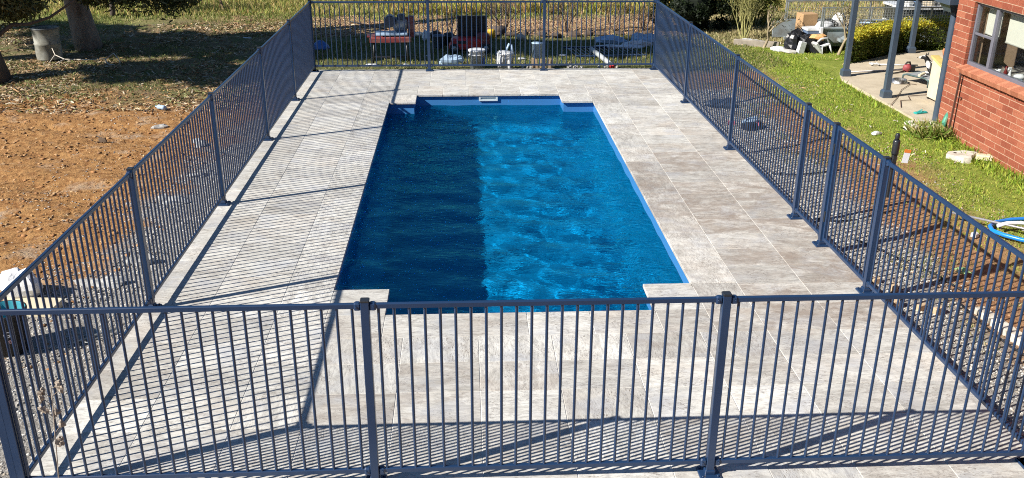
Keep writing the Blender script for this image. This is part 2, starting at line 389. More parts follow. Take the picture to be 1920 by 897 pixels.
# ------------------------------------------------------------------ pool shell and water
WZ = -.19
WAVE_C = .13
def pool():
    m, nt, b, o = newmat('blue fibreglass')
    w = wcoord(nt); c = ramp(nt, noise(nt, w, 1.2, 3), [(.3, (.045, .185, .43)), (.7, (.052, .205, .47))]).outputs[0]
    c = mix(nt, ramp(nt, noise(nt, w, 420, 1), [(.62, 0.0), (.7, .25)]).outputs[0], c, (.22, .38, .52))
    L(nt, c, b.inputs['Base Color']); b.inputs['Roughness'].default_value = .25
    M_LIP = mat('pale fibreglass lip', (.20, .30, .44), .3, var=.05)
    root = thing('swimming_pool', 'rectangular blue fibreglass pool with stepped-in corners sunk in the travertine deck', 'swimming pool', (3.18, 8.2, 0))
    O = Vector((3.18, 8.2, 0))
    def off(poly, d):
        n = len(poly); r = []
        for i in range(n):
            p0, p1, p2 = Vector(poly[i - 1]), Vector(poly[i]), Vector(poly[(i + 1) % n])
            a = (p1 - p0).normalized(); b_ = (p2 - p1).normalized()
            na = Vector((-a.y, a.x)); nb = Vector((-b_.y, b_.x)); q = (na + nb); q = q / max(.3, q.dot(na)) if q.length > 0 else na
            r.append(tuple(p1 + q * d))
        return r
    # sub-divide for the walls
    mb = MB()
    levels = [(-.038, -.0305), (-.036, -.16), (-.03, -.30), (-.01, -.9), (.07, -1.20), (.24, -1.33)]
    rings = [[(x - O.x, y - O.y, z) for x, y in off(POOL, d)] for d, z in levels]
    vs = sum(rings, []); n = len(POOL); fs = []
    for k in range(len(levels) - 1):
        for i in range(n): fs.append((k * n + i, k * n + (i + 1) % n, (k + 1) * n + (i + 1) % n, (k + 1) * n + i))
    b0 = (len(levels) - 1) * n; fs.append(tuple(b0 + i for i in range(n)))
    fs = [f for f in fs]
    mb.add(vs, fs, 0, False)
    sh = obj('pool_shell', mb, m, root)
    # skimmer on the far wall
    sk = MB()
    x0, x1, z0, z1, yy = 2.985 - O.x, 3.295 - O.x, -.115, -.028, 12.222 - O.y
    t = .026
    sk.box(((x0 + x1) / 2, yy, z1 - t / 2), (x1 - x0, .02, t)); sk.box(((x0 + x1) / 2, yy, z0 + t / 2), (x1 - x0, .02, t))
    sk.box((x0 + t / 2, yy, (z0 + z1) / 2), (t, .02, z1 - z0 - 2 * t)); sk.box((x1 - t / 2, yy, (z0 + z1) / 2), (t, .02, z1 - z0 - 2 * t))
    M_WHITE = mat('white pool plastic', (.62, .70, .72), .4, var=.06)
    so = obj('skimmer_frame', sk, M_WHITE, root)
    fl = MB(); fl.box(((x0 + x1) / 2, yy + .006, (z0 + z1) / 2 + .003), (x1 - x0 - 2 * t, .006, z1 - z0 - 2 * t))
    obj('skimmer_flap', fl, mat('grey skimmer flap', (.30, .38, .42), .4, var=.05), so)
    # entry step along the far end and safety ledge at the near corner
    # water
    X0, X1, Y0, Y1 = 1.46, 4.89, 4.13, 12.27; dx = .012
    xs = np.arange(X0, X1, dx); ys = np.arange(Y0, Y1, dx); X, Y = np.meshgrid(xs, ys)
    r = np.random.default_rng(3); Z = np.zeros_like(X); Zf = np.zeros_like(X)
    wx = X + .05 * (fbm(X * 2.3, Y * 2.3) - .5) + .03 * fbm(X * 6, Y * 6); wy = Y + .08 * (fbm(X * 2.1 + 40, Y * 2.1) - .5) + .03 * fbm(X * 6 + 9, Y * 6)
    for i in range(54):
        lam = np.exp(r.uniform(np.log(.30), np.log(.75)) if i < 14 else r.uniform(np.log(.15), np.log(.30))); th = r.normal(1.35, .7) if i < 30 else r.uniform(0, PI)
        k = 2 * PI / lam; Z += (.25 if i < 14 else WAVE_C) / k ** 2 * np.sin(k * (wx * np.cos(th) + wy * np.sin(th)) + r.uniform(0, 6.3))
    amp = .7 + .7 * fbm(X * .9, Y * .9)
    nr = (1 - sstep(5.6, 9.5, Y)) * sstep(2.0, 3.0, X)
    for i in range(24):
        lam = np.exp(r.uniform(np.log(.075), np.log(.18))); th = r.uniform(0, PI); k = 2 * PI / lam
        Zf += .05 / k ** 2 * np.sin(k * (wx * np.cos(th) + wy * np.sin(th)) + r.uniform(0, 6.3))
    Z = Z * amp + Zf * (.12 + 1.1 * nr + .5 * sstep(4.1, 4.7, X)) * (.5 + .9 * fbm(X * 1.6 + 5, Y * 1.6))
    V = np.stack([X - O.x, Y - O.y, WZ + Z], -1).reshape(-1, 3)
    ny, nx = X.shape; I = np.arange(nx * ny).reshape(ny, nx)
    F = np.stack([I[:-1, :-1], I[:-1, 1:], I[1:, 1:], I[1:, :-1]], -1).reshape(-1, 4)
    cx = (X[:-1, :-1] + dx / 2).ravel(); cyy = (Y[:-1, :-1] + dx / 2).ravel()
    keep = ((cx > 1.50) & (cx < 4.85) & (cyy > 4.68) & (cyy < 11.74)) | ((cx > 2.0) & (cx < 4.41) & (cyy > 4.16) & (cyy < 5)) | ((cx > 1.93) & (cx < 4.35) & (cyy < 12.24) & (cyy > 11))
    F = F[keep]
    used = np.unique(F); re = np.zeros(nx * ny, int); re[used] = np.arange(len(used))
    wm, nt, b, o = newmat('pool water'); nt.nodes.remove(b)
    g = N(nt, 'BsdfGlass'); g.inputs['IOR'].default_value = 1.33; g.inputs['Roughness'].default_value = 0.0; g.inputs['Color'].default_value = (.17, 1, 1, 1)
    L(nt, g.outputs[0], o.inputs[0])
    w = wcoord(nt, (1, 2.0, 1)); nz = N(nt, 'TexNoise'); 
    rip = noise(nt, w, 4.5, 2, .5, 1.6); rip2 = noise(nt, w, 11, 2, .5, .8)
    msk = math_(nt, 'MULTIPLY', ramp(nt, noise(nt, wcoord(nt), 1.3, 2), [(.35, .4), (.65, 1.0)]).outputs[0], N(nt, 'Attribute', attribute_name='chop').outputs['Fac'])
    bm = N(nt, 'Bump'); bm.inputs['Strength'].default_value = 1.0; bm.inputs["Distance"].default_value = .020
    L(nt, math_(nt, 'MULTIPLY', math_(nt, 'ADD', rip, math_(nt, "MULTIPLY", rip2, .45)), msk), bm.inputs['Height']); L(nt, bm.outputs[0], g.inputs['Normal'])
    wme = nmesh('pool_water', V[used], re[F], wm, True)
    chop = .55 + 1.5 * sstep(10.6, 11.7, Y) + 1.2 * sstep(4.05, 4.7, X + .3 * (fbm(X * 3, Y * 1.3) - .5)) + .75 * sstep(7.0, 9.0, Y) * (1 - sstep(2.2, 3.2, X)) - .25 * (1 - sstep(5, 7, Y)) * (1 - sstep(2, 3, X))
    attr(wme, 'chop', chop.ravel()[used])
    wo_ = bpy.data.objects.new('water', wme); COL.objects.link(wo_); wo_.location = tuple(O)
    wo_['kind'] = 'structure'
    wo_.cycles.is_caustics_caster = True; sh.cycles.is_caustics_receiver = True
    for c in root.children: c.cycles.is_caustics_receiver = True
    return root
pool()

# ------------------------------------------------------------------ pool fence
FH = 1.27
def fence(name, label, origin, rotz, length, posts, flip=False, skip=None, gate_panels=()):
    """origin: first corner; local x runs along the fence; posts: positions on it; skip: set of panel numbers left open"""
    root = thing(name, label, 'fence', origin, rotz)
    for p in posts:
        o = obj('post', POST_ME, None, root, (p, 0, 0)); obj('post_cap', CAP_ME, None, o); obj('foot_plate', FOOT_ME, None, o)
    for i, (a, b_) in enumerate(zip(posts[:-1], posts[1:])):
        if skip and i in skip: continue
        x0, x1 = a + .032, b_ - .032; Lp = x1 - x0
        for z in (FH - .032, .100):
            mb = MB(); mb.cbox(((x0 + x1) / 2, 0, z), (Lp, .026, .030), .004)
            rl = obj('top_rail' if z > 1 else 'bottom_rail', mb, M_FENCE, root)
            for xx, s in ((x0, 1), (x1, -1)):
                br = MB(); br.cbox((xx + s * .012, 0, z), (.040, .040, .046), .008); br.tube([(xx + s * .018, -.022, z), (xx + s * .018, -.027, z)], .006, 6)
                obj('bracket', br, M_FENCE, rl)
        n = max(2, round(Lp / .0872))
        for k in range(n):
            obj('picket', PICK_ME, None, root, (x0 + Lp * (k + .5) / n, 0, .115))
    return root
_mb = MB(); _mb.cbox((0, 0, FH / 2), (.050, .050, FH), .003); POST_ME = _mb.mesh('post', M_FENCE)
_mb = MB(); _mb.cbox((0, 0, FH + .003), (.053, .053, .012), .004); CAP_ME = _mb.mesh('post_cap', M_CAP)
_mb = MB(); _mb.cbox((0, 0, .008), (.135, .135, .016), .005); _mb.cbox((0, 0, .03), (.066, .066, .035), .005)
for sx in (-1, 1):
    for sy in (-1, 1): _mb.tube([(sx * .048, sy * .048, .014), (sx * .048, sy * .048, .024)], .008, 6)
FOOT_ME = _mb.mesh('foot_plate', M_FENCE)
_mb = MB(); _mb.tube([(0, 0, 0), (0, 0, FH - .047 - .115)], .0090, 8, cap=False); PICK_ME = _mb.mesh('picket', M_FENCE)
LX, RX, NY, FY = 0.02, 6.32, 1.87, 14.08
fence('pool_fence', 'slate blue picket fence along the left side of the pool by the bare orange dirt', (LX, FY, 0), -PI / 2, FY - NY, [0, 2.17, 4.45, 7.05, 9.68, FY - NY])
fence('pool_fence', 'slate blue picket fence across the far end of the pool deck', (LX, FY, 0), 0, RX - LX, [.0, 2.09, 4.19, RX - LX - .05][:1] + [2.09, 4.19, 6.25])
fence('pool_fence', 'slate blue picket fence nearest the viewer across the front of the deck', (-.02, NY, 0), 0, 6.4, [0, 2.18, 4.29, 6.40])
ry = [FY, 11.55, 8.97, 6.37, 5.59, 4.48, NY]
th = math.atan2(0.12, -(FY - NY))
rf = fence('pool_fence', 'slate blue picket fence along the right side facing the lawn and the gate', (6.26, FY, 0), -PI / 2 + math.atan2(.12, FY - NY), 12, [FY - v for v in ry], skip={4})


# gate on the right side
def gate():
    p0, p1 = Vector((6.352, 5.59, 0)), Vector((6.362, 4.48, 0)); d = p1 - p0; Lg = d.length
    root = thing('pool_gate', 'self closing pool gate of slate blue pickets between two close posts on the lawn side', 'gate', p0, math.atan2(d.y, d.x))
    x0, x1 = .042, Lg - .042
    for x in (x0, x1):
        mb = MB(); mb.cbox((x, 0, .66), (.032, .030, 1.19), .004); obj('stile', mb, M_FENCE, root)
    for nm, z in (('top_rail', FH - .032), ('bottom_rail', .085)):
        mb = MB(); mb.cbox(((x0 + x1) / 2, 0, z), (x1 - x0 - .034, .026, .032), .004); obj(nm, mb, M_FENCE, root)
    n = 11
    for k in range(n): obj('picket', PICK_ME, None, root, (x0 + .02 + (x1 - x0 - .04) * (k + .5) / n, 0, .10), scale=(1, 1, 1.012))
    for z in (.32, 1.02):
        mb = MB(); mb.cbox((.012, -.006, z), (.05, .045, .11), .006); obj('hinge', mb, M_CAP, root)
    mb = MB(); mb.cbox((x1 - .03, .028, 1.10), (.07, .03, .10), .006); obj('striker', mb, M_CAP, root)
    la = thing('gate_latch', 'tall black magnetic gate latch with release knob clamped to the gate post', 'gate latch', (6.405, 4.46, .92))
    mb = MB(); mb.cbox((0, 0, .20), (.040, .038, .40), .006); obj('latch_body', mb, M_CAP, la)
    mb = MB(); mb.lathe([(.0, .385), (.027, .385), (.030, .40), (.030, .50), (.024, .515), (0, .515)], 14); h = obj('latch_head', mb, M_CAP, la)
    mb = MB(); mb.lathe([(0, .51), (.017, .51), (.019, .53), (.019, .56), (.012, .57), (0, .57)], 12); obj('release_knob', mb, M_CAP, h)
    tg = MB(); tg.box((.055, -.01, .37), (.055, .002, .10)); w = obj('instruction_tag', tg, mat('white paper tag', (.78, .78, .80), .5, var=.03), la, rot=(0, .12, 0))
    tg = MB(); tg.box((.055, -.0105, .425), (.056, .0045, .028)); obj('tag_header', tg, mat('orange tag print', (.75, .22, .04), .5, var=.05), w)
gate()

# ------------------------------------------------------------------ ground
def hgt(x, y):
    """ground height"""
    base = -.10 + .10 * sstep(7.0, 9.2, x) * (1 - sstep(13, 17, y)) + .03 * sstep(7.0, 9.2, x) * sstep(13, 17, y)
    und = .05 * (fbm(x * .45 + 30, y * .45 + 12, 3) - .5) * sstep(0.0, 1.5, np.maximum(-x, np.maximum(x - 6.6, y - 14.4))) * (1 - .8 * sstep(7.5, 9, x) * (1 - sstep(14, 16, y)))
    fld = .5 * sstep(21, 60, y) * 1.6
    return base + und + fld
def ground():
    def lines(lo, hi, a, b_, d):
        fine = np.arange(a, b_ + 1e-6, d); out1 = a - np.cumsum(d * 1.35 ** np.arange(1, 60)); out2 = b_ + np.cumsum(d * 1.35 ** np.arange(1, 60))
        out1 = out1[out1 > lo][::-1]; out2 = out2[out2 < hi]; return np.concatenate([[lo], out1, fine, out2, [hi]])
    xs = lines(-500, 500, -7.5, 11, .075); ys = lines(-200, 1500, -.5, 24, .075)
    X, Y = np.meshgrid(xs, ys); n1 = fbm(X * 1.1, Y * 1.1, 4); n2 = fbm(X * 3.3 + 7, Y * 3.3, 4); n3 = fbm(X * .6 + 3, Y * .6 + 8, 3)
    micro = (fbm(X * 5, Y * 5, 3) - .5) * .028 + (fbm(X * 1.4 + 50, Y * 1.4, 3) - .5) * .05 + (fbm(X * .5 + 9, Y * 2.4 + 3 + X * .5, 4) - .5) * .14 * (X < -.9) * sstep(.9, 1.8, -X)
    out = np.maximum(-X, np.maximum(X - 6.6, np.maximum(Y - 14.3, -(Y - 1.4))))
    Z = hgt(X, Y) + micro * sstep(0, .4, out)
    Z = np.where(out < 0, -.16, Z)
    # masks
    wob = (n1 - .5) * 1.6 + (n2 - .5) * .9
    gravL = (1 - sstep(-.25, .25, -X - 1.15 - wob * .8 + .12 * np.maximum(Y - 5, 0))) * (X < 1) * (Y < 14.5)
    gravR = (1 - sstep(-.2, .2, X - 7.35 - wob * .45 - .12 * np.minimum(np.maximum(Y - 9, 0), 2))) * (X > 5) * (Y < 12.8)
    gravel = np.maximum(gravL * (.75 + .5 * n2).clip(0, 1), gravR)
    orange = sstep(-.3, .5, -X + wob * .4) * (1 - sstep(12.2, 14.0, Y + wob)) * (X < 0)
    red = sstep(6.9, 7.3, X + wob * .2) * (1 - sstep(8.1, 8.9, X + wob * .7)) * (Y < 14) * (Y > 0)
    strip = sstep(18.1, 18.5, Y + .25 * (n2 - .5)) * (1 - sstep(20.6, 21.6, Y + wob * .9)) * (1 - sstep(7.5, 8.6, X)) * sstep(-6.5, -3.5, X + wob)
    lawn = sstep(7.9, 8.7, X + wob * .7) * (1 - sstep(16.2, 17.2, Y + wob * .3)) * (Y > -5)
    back = sstep(14.0, 14.5, Y) * (1 - strip) * (1 - sstep(18.2, 18.8, Y)) * sstep(-1.2, .2, X + wob) * (1 - sstep(8.2, 8.8, X))
    litter = sstep(11.8, 13.5, Y + wob) * (1 - sstep(19.5, 21.5, Y + wob)) * (1 - sstep(-1.2, .2, X + wob))
    green = sstep(19.0, 20.5, Y + wob) * (1 - sstep(24, 27, Y + wob * 1.5)) * (1 - strip)
    dry = np.maximum(sstep(16.2, 17.4, Y) * sstep(8, 9, X), sstep(22.5, 26, Y + wob * 1.5))
    me = nmesh('ground', np.stack([X, Y, Z], -1).reshape(-1, 3), quads(X.shape, (X, Y)), M_GROUND, True)
    for nme, a in (('gravel', gravel), ('orange', orange), ('red', red), ('strip', strip), ('lawn', lawn), ('back', back), ('litter', litter), ('green', green), ('dry', dry)):
        attr(me, nme, a.ravel().clip(0, 1))
    o = bpy.data.objects.new('ground', me); COL.objects.link(o); o['kind'] = 'structure'
def quads(shape, XY):
    ny, nx = shape; I = np.arange(nx * ny).reshape(ny, nx)
    F = np.stack([I[:-1, :-1], I[:-1, 1:], I[1:, 1:], I[1:, :-1]], -1).reshape(-1, 4)
    X, Y = XY; cx = ((X[:-1, :-1] + X[1:, 1:]) / 2).ravel(); cyy = ((Y[:-1, :-1] + Y[1:, 1:]) / 2).ravel()
    return F[~((cx > .15) & (cx < 6.3) & (cyy > 1.7) & (cyy < 14.0))]
def ground_mat():
    m, nt, b, o = newmat('ground'); w = wcoord(nt)
    A = lambda n: N(nt, 'Attribute', attribute_name=n).outputs['Fac']
    n_s = noise(nt, w, 45, 4, .7); n_m = noise(nt, w, 11, 5, .65); n_l = noise(nt, w, 2.2, 5, .6)
    vor = N(nt, 'TexVoronoi'); vor.inputs['Scale'].default_value = 42; L(nt, w, vor.inputs['Vector'])
    col = ramp(nt, n_m, [(.3, (.20, .13, .075)), (.7, (.33, .235, .14))]).outputs[0]
    def lay(c, maskn, lo, hi, nn, p=(.3, .7)):
        return mix(nt, A(maskn), c, ramp(nt, nn, [(p[0], lo), (p[1], hi)]).outputs[0])
    col = lay(col, 'orange', (.19, .082, .028), (.41, .225, .088), n_m, (.32, .62))
    pale = ramp(nt, n_l, [(.56, 0.0), (.72, .75)]).outputs[0]
    col = mix(nt, math_(nt, 'MULTIPLY', pale, A('orange')), col, (.42, .33, .24))
    col = lay(col, 'red', (.22, .105, .05), (.36, .22, .12), n_m)
    col = lay(col, 'strip', (.22, .12, .06), (.37, .25, .14), n_m)
    col = lay(col, 'litter', (.12, .085, .045), (.26, .20, .11), n_s)
    gsp = math_(nt, 'MULTIPLY', A('litter'), ramp(nt, n_l, [(.48, 0.0), (.6, .8)]).outputs[0]); col = mix(nt, gsp, col, (.095, .115, .035))
    col = lay(col, 'back', (.06, .075, .025), (.16, .15, .06), n_m, (.35, .65))
    col = lay(col, 'green', (.10, .14, .035), (.24, .24, .08), n_m)
    col = lay(col, 'dry', (.22, .19, .085), (.36, .29, .15), n_m)
    col = lay(col, 'lawn', (.14, .19, .028), (.28, .30, .06), n_m)
    gc = ramp(nt, n_s, [(.3, (.13, .12, .105)), (.55, (.30, .285, .26)), (.75, (.48, .46, .43))]).outputs[0]
    col = mix(nt, A('gravel'), col, gc)
    L(nt, col, b.inputs['Base Color']); b.inputs['Roughness'].default_value = .95; b.inputs['Specular IOR Level'].default_value = .15
    h = math_(nt, 'ADD', math_(nt, 'MULTIPLY', n_s, .6), math_(nt, 'MULTIPLY', n_m, 1.2)); bump(nt, b, h, .9, .03)
    return m
M_GROUND = ground_mat()
ground()

# ------------------------------------------------------------------ scattered ground cover (each one object, nobody could count it)
def vcol_mat(name, rough=.8, trans=0.0, spec=.2):
    m, nt, b, o = newmat(name); a = N(nt, 'Attribute', attribute_name='tint'); w = wcoord(nt)
    c = mix(nt, ramp(nt, noise(nt, w, 60, 3), [(.3, 0.0), (.7, .3)]).outputs[0], a.outputs['Color'], (.5, .5, .5), 'MULTIPLY')
    L(nt, c, b.inputs['Base Color']); b.inputs['Roughness'].default_value = rough; b.inputs['Specular IOR Level'].default_value = spec
    if trans:
        t = N(nt, 'BsdfTranslucent'); L(nt, c, t.inputs[0]); mx = N(nt, 'MixShader'); mx.inputs[0].default_value = trans
        L(nt, b.outputs[0], mx.inputs[1]); L(nt, t.outputs[0], mx.inputs[2]); L(nt, mx.outputs[0], o.inputs[0])
    return m
M_TINT = vcol_mat('tinted stone and chips'); M_LEAF = vcol_mat('tinted foliage', .55, .35, .35); M_BLADE = vcol_mat('tinted grass', .6, .3, .25)
def rotm(a, tilt, az_):
    """rotation matrices (n,3,3): spin a about z, then tilt about a horizontal axis at az_"""
    ca, sa = np.cos(a), np.sin(a); z = np.zeros_like(a); o = z + 1
    Rz = np.stack([ca, -sa, z, sa, ca, z, z, z, o], -1).reshape(-1, 3, 3)
    kx, ky = np.cos(az_), np.sin(az_); ct, st = np.cos(tilt), np.sin(tilt)
    Rt = np.stack([ct + kx * kx * (1 - ct), kx * ky * (1 - ct), ky * st, kx * ky * (1 - ct), ct + ky * ky * (1 - ct), -kx * st, -ky * st, kx * st, ct], -1).reshape(-1, 3, 3)
    return Rt @ Rz
def scatter(name, TV, TF, P, S, Rm, C, material, parent=None, kind='stuff', label=None, cat=None):
    """TV (k,3) template; P (n,3); S (n,3) or (n,); Rm (n,3,3); C (n,3) tint"""
    TV = np.asarray(TV, float); TF = np.asarray(TF); n = len(P); S = np.asarray(S, float)
    if S.ndim == 1: S = np.repeat(S[:, None], 3, 1)
    V = np.einsum('nij,nkj->nki', Rm, TV[None] * S[:, None, :]) + np.asarray(P)[:, None, :]
    F = TF[None] + (np.arange(n) * len(TV))[:, None, None]
    me = nmesh(name, V.reshape(-1, 3), F.reshape(-1, TF.shape[1]), material); cattr(me, 'tint', np.repeat(np.asarray(C), len(TV), 0).clip(0, 1))
    o = bpy.data.objects.new(name, me); COL.objects.link(o)
    if parent is not None: o.parent = parent
    return tag(o, label, cat, None, kind)
OCT = (np.array([(1, 0, 0), (0, 1, 0), (-1, 0, 0), (0, -1, 0), (.1, .1, .7), (0, 0, -.6)]), np.array([(0, 1, 4), (1, 2, 4), (2, 3, 4), (3, 0, 4), (1, 0, 5), (2, 1, 5), (3, 2, 5), (0, 3, 5)]))
CHIP = (np.array([(-1, -.4, 0), (1, -.3, .05), (.9, .4, .2), (-.8, .35, .25)]), np.array([(0, 1, 2, 3)]))
BLADE = (np.array([(-.5, 0, 0), (.5, 0, 0), (.25, .3, .6), (-.15, .75, 1.0)]), np.array([(0, 1, 2), (0, 2, 3)]))
LEAF = (np.array([(0, 0, 0), (.5, .28, .1), (1, 0, 0), (.5, -.28, .1)]), np.array([(0, 1, 2, 3)]))
def pick(cols, n, jit=.15):
    c = np.asarray(cols)[rng.integers(0, len(cols), n)]; return c * (1 + jit * rng.standard_normal((n, 1)))
def field(n, x0, x1, y0, y1, dens=None):
    P = np.stack([rng.uniform(x0, x1, n), rng.uniform(y0, y1, n)], -1)
    if dens is not None: P = P[rng.random(len(P)) < dens(P[:, 0], P[:, 1])]
    return P
def withz(P, dz=0): return np.stack([P[:, 0], P[:, 1], hgt(P[:, 0], P[:, 1]) + (fbm(P[:, 0] * 1.4 + 50, P[:, 1] * 1.4, 3) - .5) * .05 * sstep(0, .4, np.maximum(-P[:, 0], np.maximum(P[:, 0] - 6.6, P[:, 1] - 14.3))) + (fbm(P[:, 0] * .5 + 9, P[:, 1] * 2.4 + 3 + P[:, 0] * .5, 4) - .5) * .14 * sstep(.9, 1.8, -P[:, 0]) + dz], -1)
U = lambda n, a, b_: rng.uniform(a, b_, n)
def gravel_stones():
    w = lambda x, y: (fbm(x * 1.1, y * 1.1, 4) - .5) * 1.6 + (fbm(x * 3.3 + 7, y * 3.3, 4) - .5) * .9
    P1 = field(42000, -2.6, -.1, 1.0, 13.5, lambda x, y: (1 - sstep(-.35, .5, -x - 1.15 - w(x, y) * .8 + .12 * np.maximum(y - 5, 0))) * .8 + .05)
    P2 = field(34000, 6.52, 8.1, .6, 12.9, lambda x, y: 1 - sstep(-.25, .25, x - 7.35 - w(x, y) * .45 - .12 * np.clip(y - 9, 0, 2)))
    P = withz(np.vstack([P1, P2]), .0); n = len(P); s = U(n, .008, .021)
    S = np.stack([s, s * U(n, .6, 1), s * U(n, .5, .9)], -1)
    C = pick([(.42, .40, .37), (.30, .29, .27), (.52, .50, .46), (.20, .195, .185), (.36, .31, .25), (.46, .42, .36)], n)
    scatter('gravel', *OCT, P, S, rotm(U(n, 0, 6.3), U(n, 0, .6), U(n, 0, 6.3)), C, M_TINT)
def chips():
    P = field(34000, -7, -.4, 3, 14.5, lambda x, y: sstep(.6, 1.8, -x) * (.25 + .75 * sstep(.42, .6, fbm(x * 1.3 + 4, y * 1.3, 3))))
    P = withz(P, .004); n = len(P); s = U(n, .007, .024)
    C = pick([(.42, .23, .09), (.36, .18, .07), (.46, .28, .13), (.22, .11, .045), (.48, .34, .19), (.16, .085, .04)], n)
    scatter('bark_chips', *CHIP, P, np.stack([s, s * U(n, .3, .9), s], -1), rotm(U(n, 0, 6.3), U(n, 0, .7), U(n, 0, 6.3)), C, M_TINT)
    P = field(2600, -7, -.5, 3, 14.5); P = withz(P, .0); n = len(P); s = U(n, .015, .05)
    scatter('dirt_clods', *OCT, P, np.stack([s, s * U(n, .6, 1), s * .6], -1), rotm(U(n, 0, 6.3), U(n, 0, .4), U(n, 0, 6.3)), pick([(.34, .17, .07), (.42, .25, .12), (.25, .14, .07)], n), M_TINT)
    # leaf litter under the gum trees
    P = field(42000, -11, 1, 11.5, 20, lambda x, y: (1 - sstep(-1.3, .3, x)) * (.2 + .8 * sstep(.45, .6, fbm(x * .9 + 14, y * .9, 3))))
    P = withz(P, .01); n = len(P); s = U(n, .02, .06)
    C = pick([(.36, .25, .13), (.46, .33, .20), (.26, .17, .09), (.52, .44, .32), (.20, .22, .08), (.40, .24, .12)], n)
    scatter('leaf_litter', *CHIP, P, np.stack([s, s * U(n, .25, .5), s], -1), rotm(U(n, 0, 6.3), U(n, 0, .8), U(n, 0, 6.3)), C, M_TINT)
    # red soil strip, scraps of stone
    P = field(9000, 7.0, 8.9, 1.5, 13.5, lambda x, y: sstep(.4, .6, fbm(x * 2 + 4, y * 2, 3))); P = withz(P, .003); n = len(P); s = U(n, .006, .022)
    scatter('soil_crumbs', *OCT, P, np.stack([s, s * .8, s * .5], -1), rotm(U(n, 0, 6.3), U(n, 0, .4), U(n, 0, 6.3)), pick([(.34, .20, .11), (.45, .32, .2), (.25, .15, .09), (.4, .38, .34)], n), M_TINT)
    P = field(16000, -3, 8, 18.0, 21.2); P = withz(P, .004); n = len(P); s = U(n, .015, .045)
    scatter('dirt_crumbs', *OCT, P, np.stack([s, s * .8, s * .35], -1), rotm(U(n, 0, 6.3), U(n, 0, .4), U(n, 0, 6.3)), pick([(.36, .22, .12), (.45, .33, .2), (.24, .13, .07), (.30, .25, .12)], n), M_TINT)
def blades(name, P, h, wd, cols, jit=.2, lean=.55, dz=-.004):
    P = withz(P, dz); n = len(P); hh = h * U(n, .5, 1.25)
    scatter(name, *BLADE, P, np.stack([wd * U(n, .6, 1.3), hh * U(n, .1, 1.0), hh], -1), rotm(U(n, 0, 6.3), U(n, 0, lean), U(n, 0, 6.3)), pick(cols, n, jit), M_BLADE)
def grass():
    GR = [(.24, .36, .035), (.30, .40, .045), (.40, .45, .06), (.17, .28, .03), (.52, .50, .12), (.22, .33, .04)]
    def dl(x, y):
        w_ = (fbm(x * 1.1, y * 1.1, 4) - .5) * 1.6
        return sstep(7.75, 8.7, x + w_ * .7) * (1 - sstep(16.4, 17.2, y)) * (1 - ((x > 9.38) & (y > 9.9) & (y < 15)) * 1.0) * (1 - ((x > 9.62) & (y < 9.95)) * 1.0) * (.35 + .65 * sstep(.3, .5, fbm(x * 2.1, y * 2.1, 3)))
    blades('lawn_grass', field(150000, 7.5, 13.0, 3.2, 17.2, dl), .036, .010, GR)
    blades('tall_lawn_tufts', field(16000, 8.0, 10.0, 4, 14.5, lambda x, y: dl(x, y) * np.maximum(sstep(9.1, 9.55, x), .12 * sstep(.55, .65, fbm(x * 3 + 3, y * 3, 2)))), .10, .011, GR[:4])
    blades('sparse_grass', field(26000, 6.95, 8.8, 1.5, 14.5, lambda x, y: sstep(.5, .62, fbm(x * 1.9 + 9, y * 1.9, 3))), .035, .009, [(.14, .20, .04), (.22, .24, .07), (.34, .30, .14), (.42, .36, .18)])
    blades('back_lawn_grass', field(50000, -1.5, 9.0, 14.35, 18.2, lambda x, y: .15 + .75 * sstep(.42, .58, fbm(x * 1.3 + 2, y * 1.3, 3))), .055, .014, [(.09, .15, .03), (.13, .18, .04), (.28, .26, .10), (.40, .34, .16)])
    blades('tree_shade_grass', field(45000, -11, -1, 12.4, 21, lambda x, y: .12 + .88 * sstep(.5, .62, fbm(x * .8 + 3, y * .8 + 6, 3))), .05, .014, [(.12, .17, .04), (.2, .22, .07), (.34, .30, .14)])
    blades('green_grass_bank', field(60000, -13, 6, 19.3, 25, lambda x, y: sstep(20.2, 21.2, y + (fbm(x * 1.1, y * 1.1, 4) - .5) * 1.6 + .5 * sstep(-5, -9, x))), .09, .02, [(.15, .22, .04), (.22, .27, .06), (.34, .33, .11), (.44, .38, .16)])
    blades('dry_grass_field', field(70000, -12, 19, 21.2, 31), .16, .022, [(.46, .42, .13), (.58, .48, .19), (.36, .38, .09), (.62, .48, .20), (.50, .32, .13), (.28, .34, .07)])
    blades('tall_dry_weeds', field(36000, -1, 9.5, 21.2, 27, lambda x, y: sstep(.42, .55, fbm(x * .9 + 22, y * .9, 3))), .34, .018, [(.54, .48, .14), (.62, .48, .18), (.42, .44, .10), (.50, .30, .15), (.32, .38, .08)], .2, .35)
    blades('dry_grass_slope', field(60000, 8.2, 19, 16.9, 24.5), .08, .02, [(.40, .34, .17), (.46, .39, .2), (.30, .29, .12), (.5, .42, .24)])
    # fallen leaves on the lawn
    P = field(260, 7.9, 12, 4, 17); P = withz(P, .03); n = len(P); s = U(n, .02, .04)
    scatter('fallen_leaves', *CHIP, P, np.stack([s, s * .5, s], -1), rotm(U(n, 0, 6.3), U(n, 0, .8), U(n, 0, 6.3)), pick([(.40, .25, .12), (.5, .36, .2), (.55, .5, .42)], n), M_TINT)
gravel_stones(); chips(); grass()

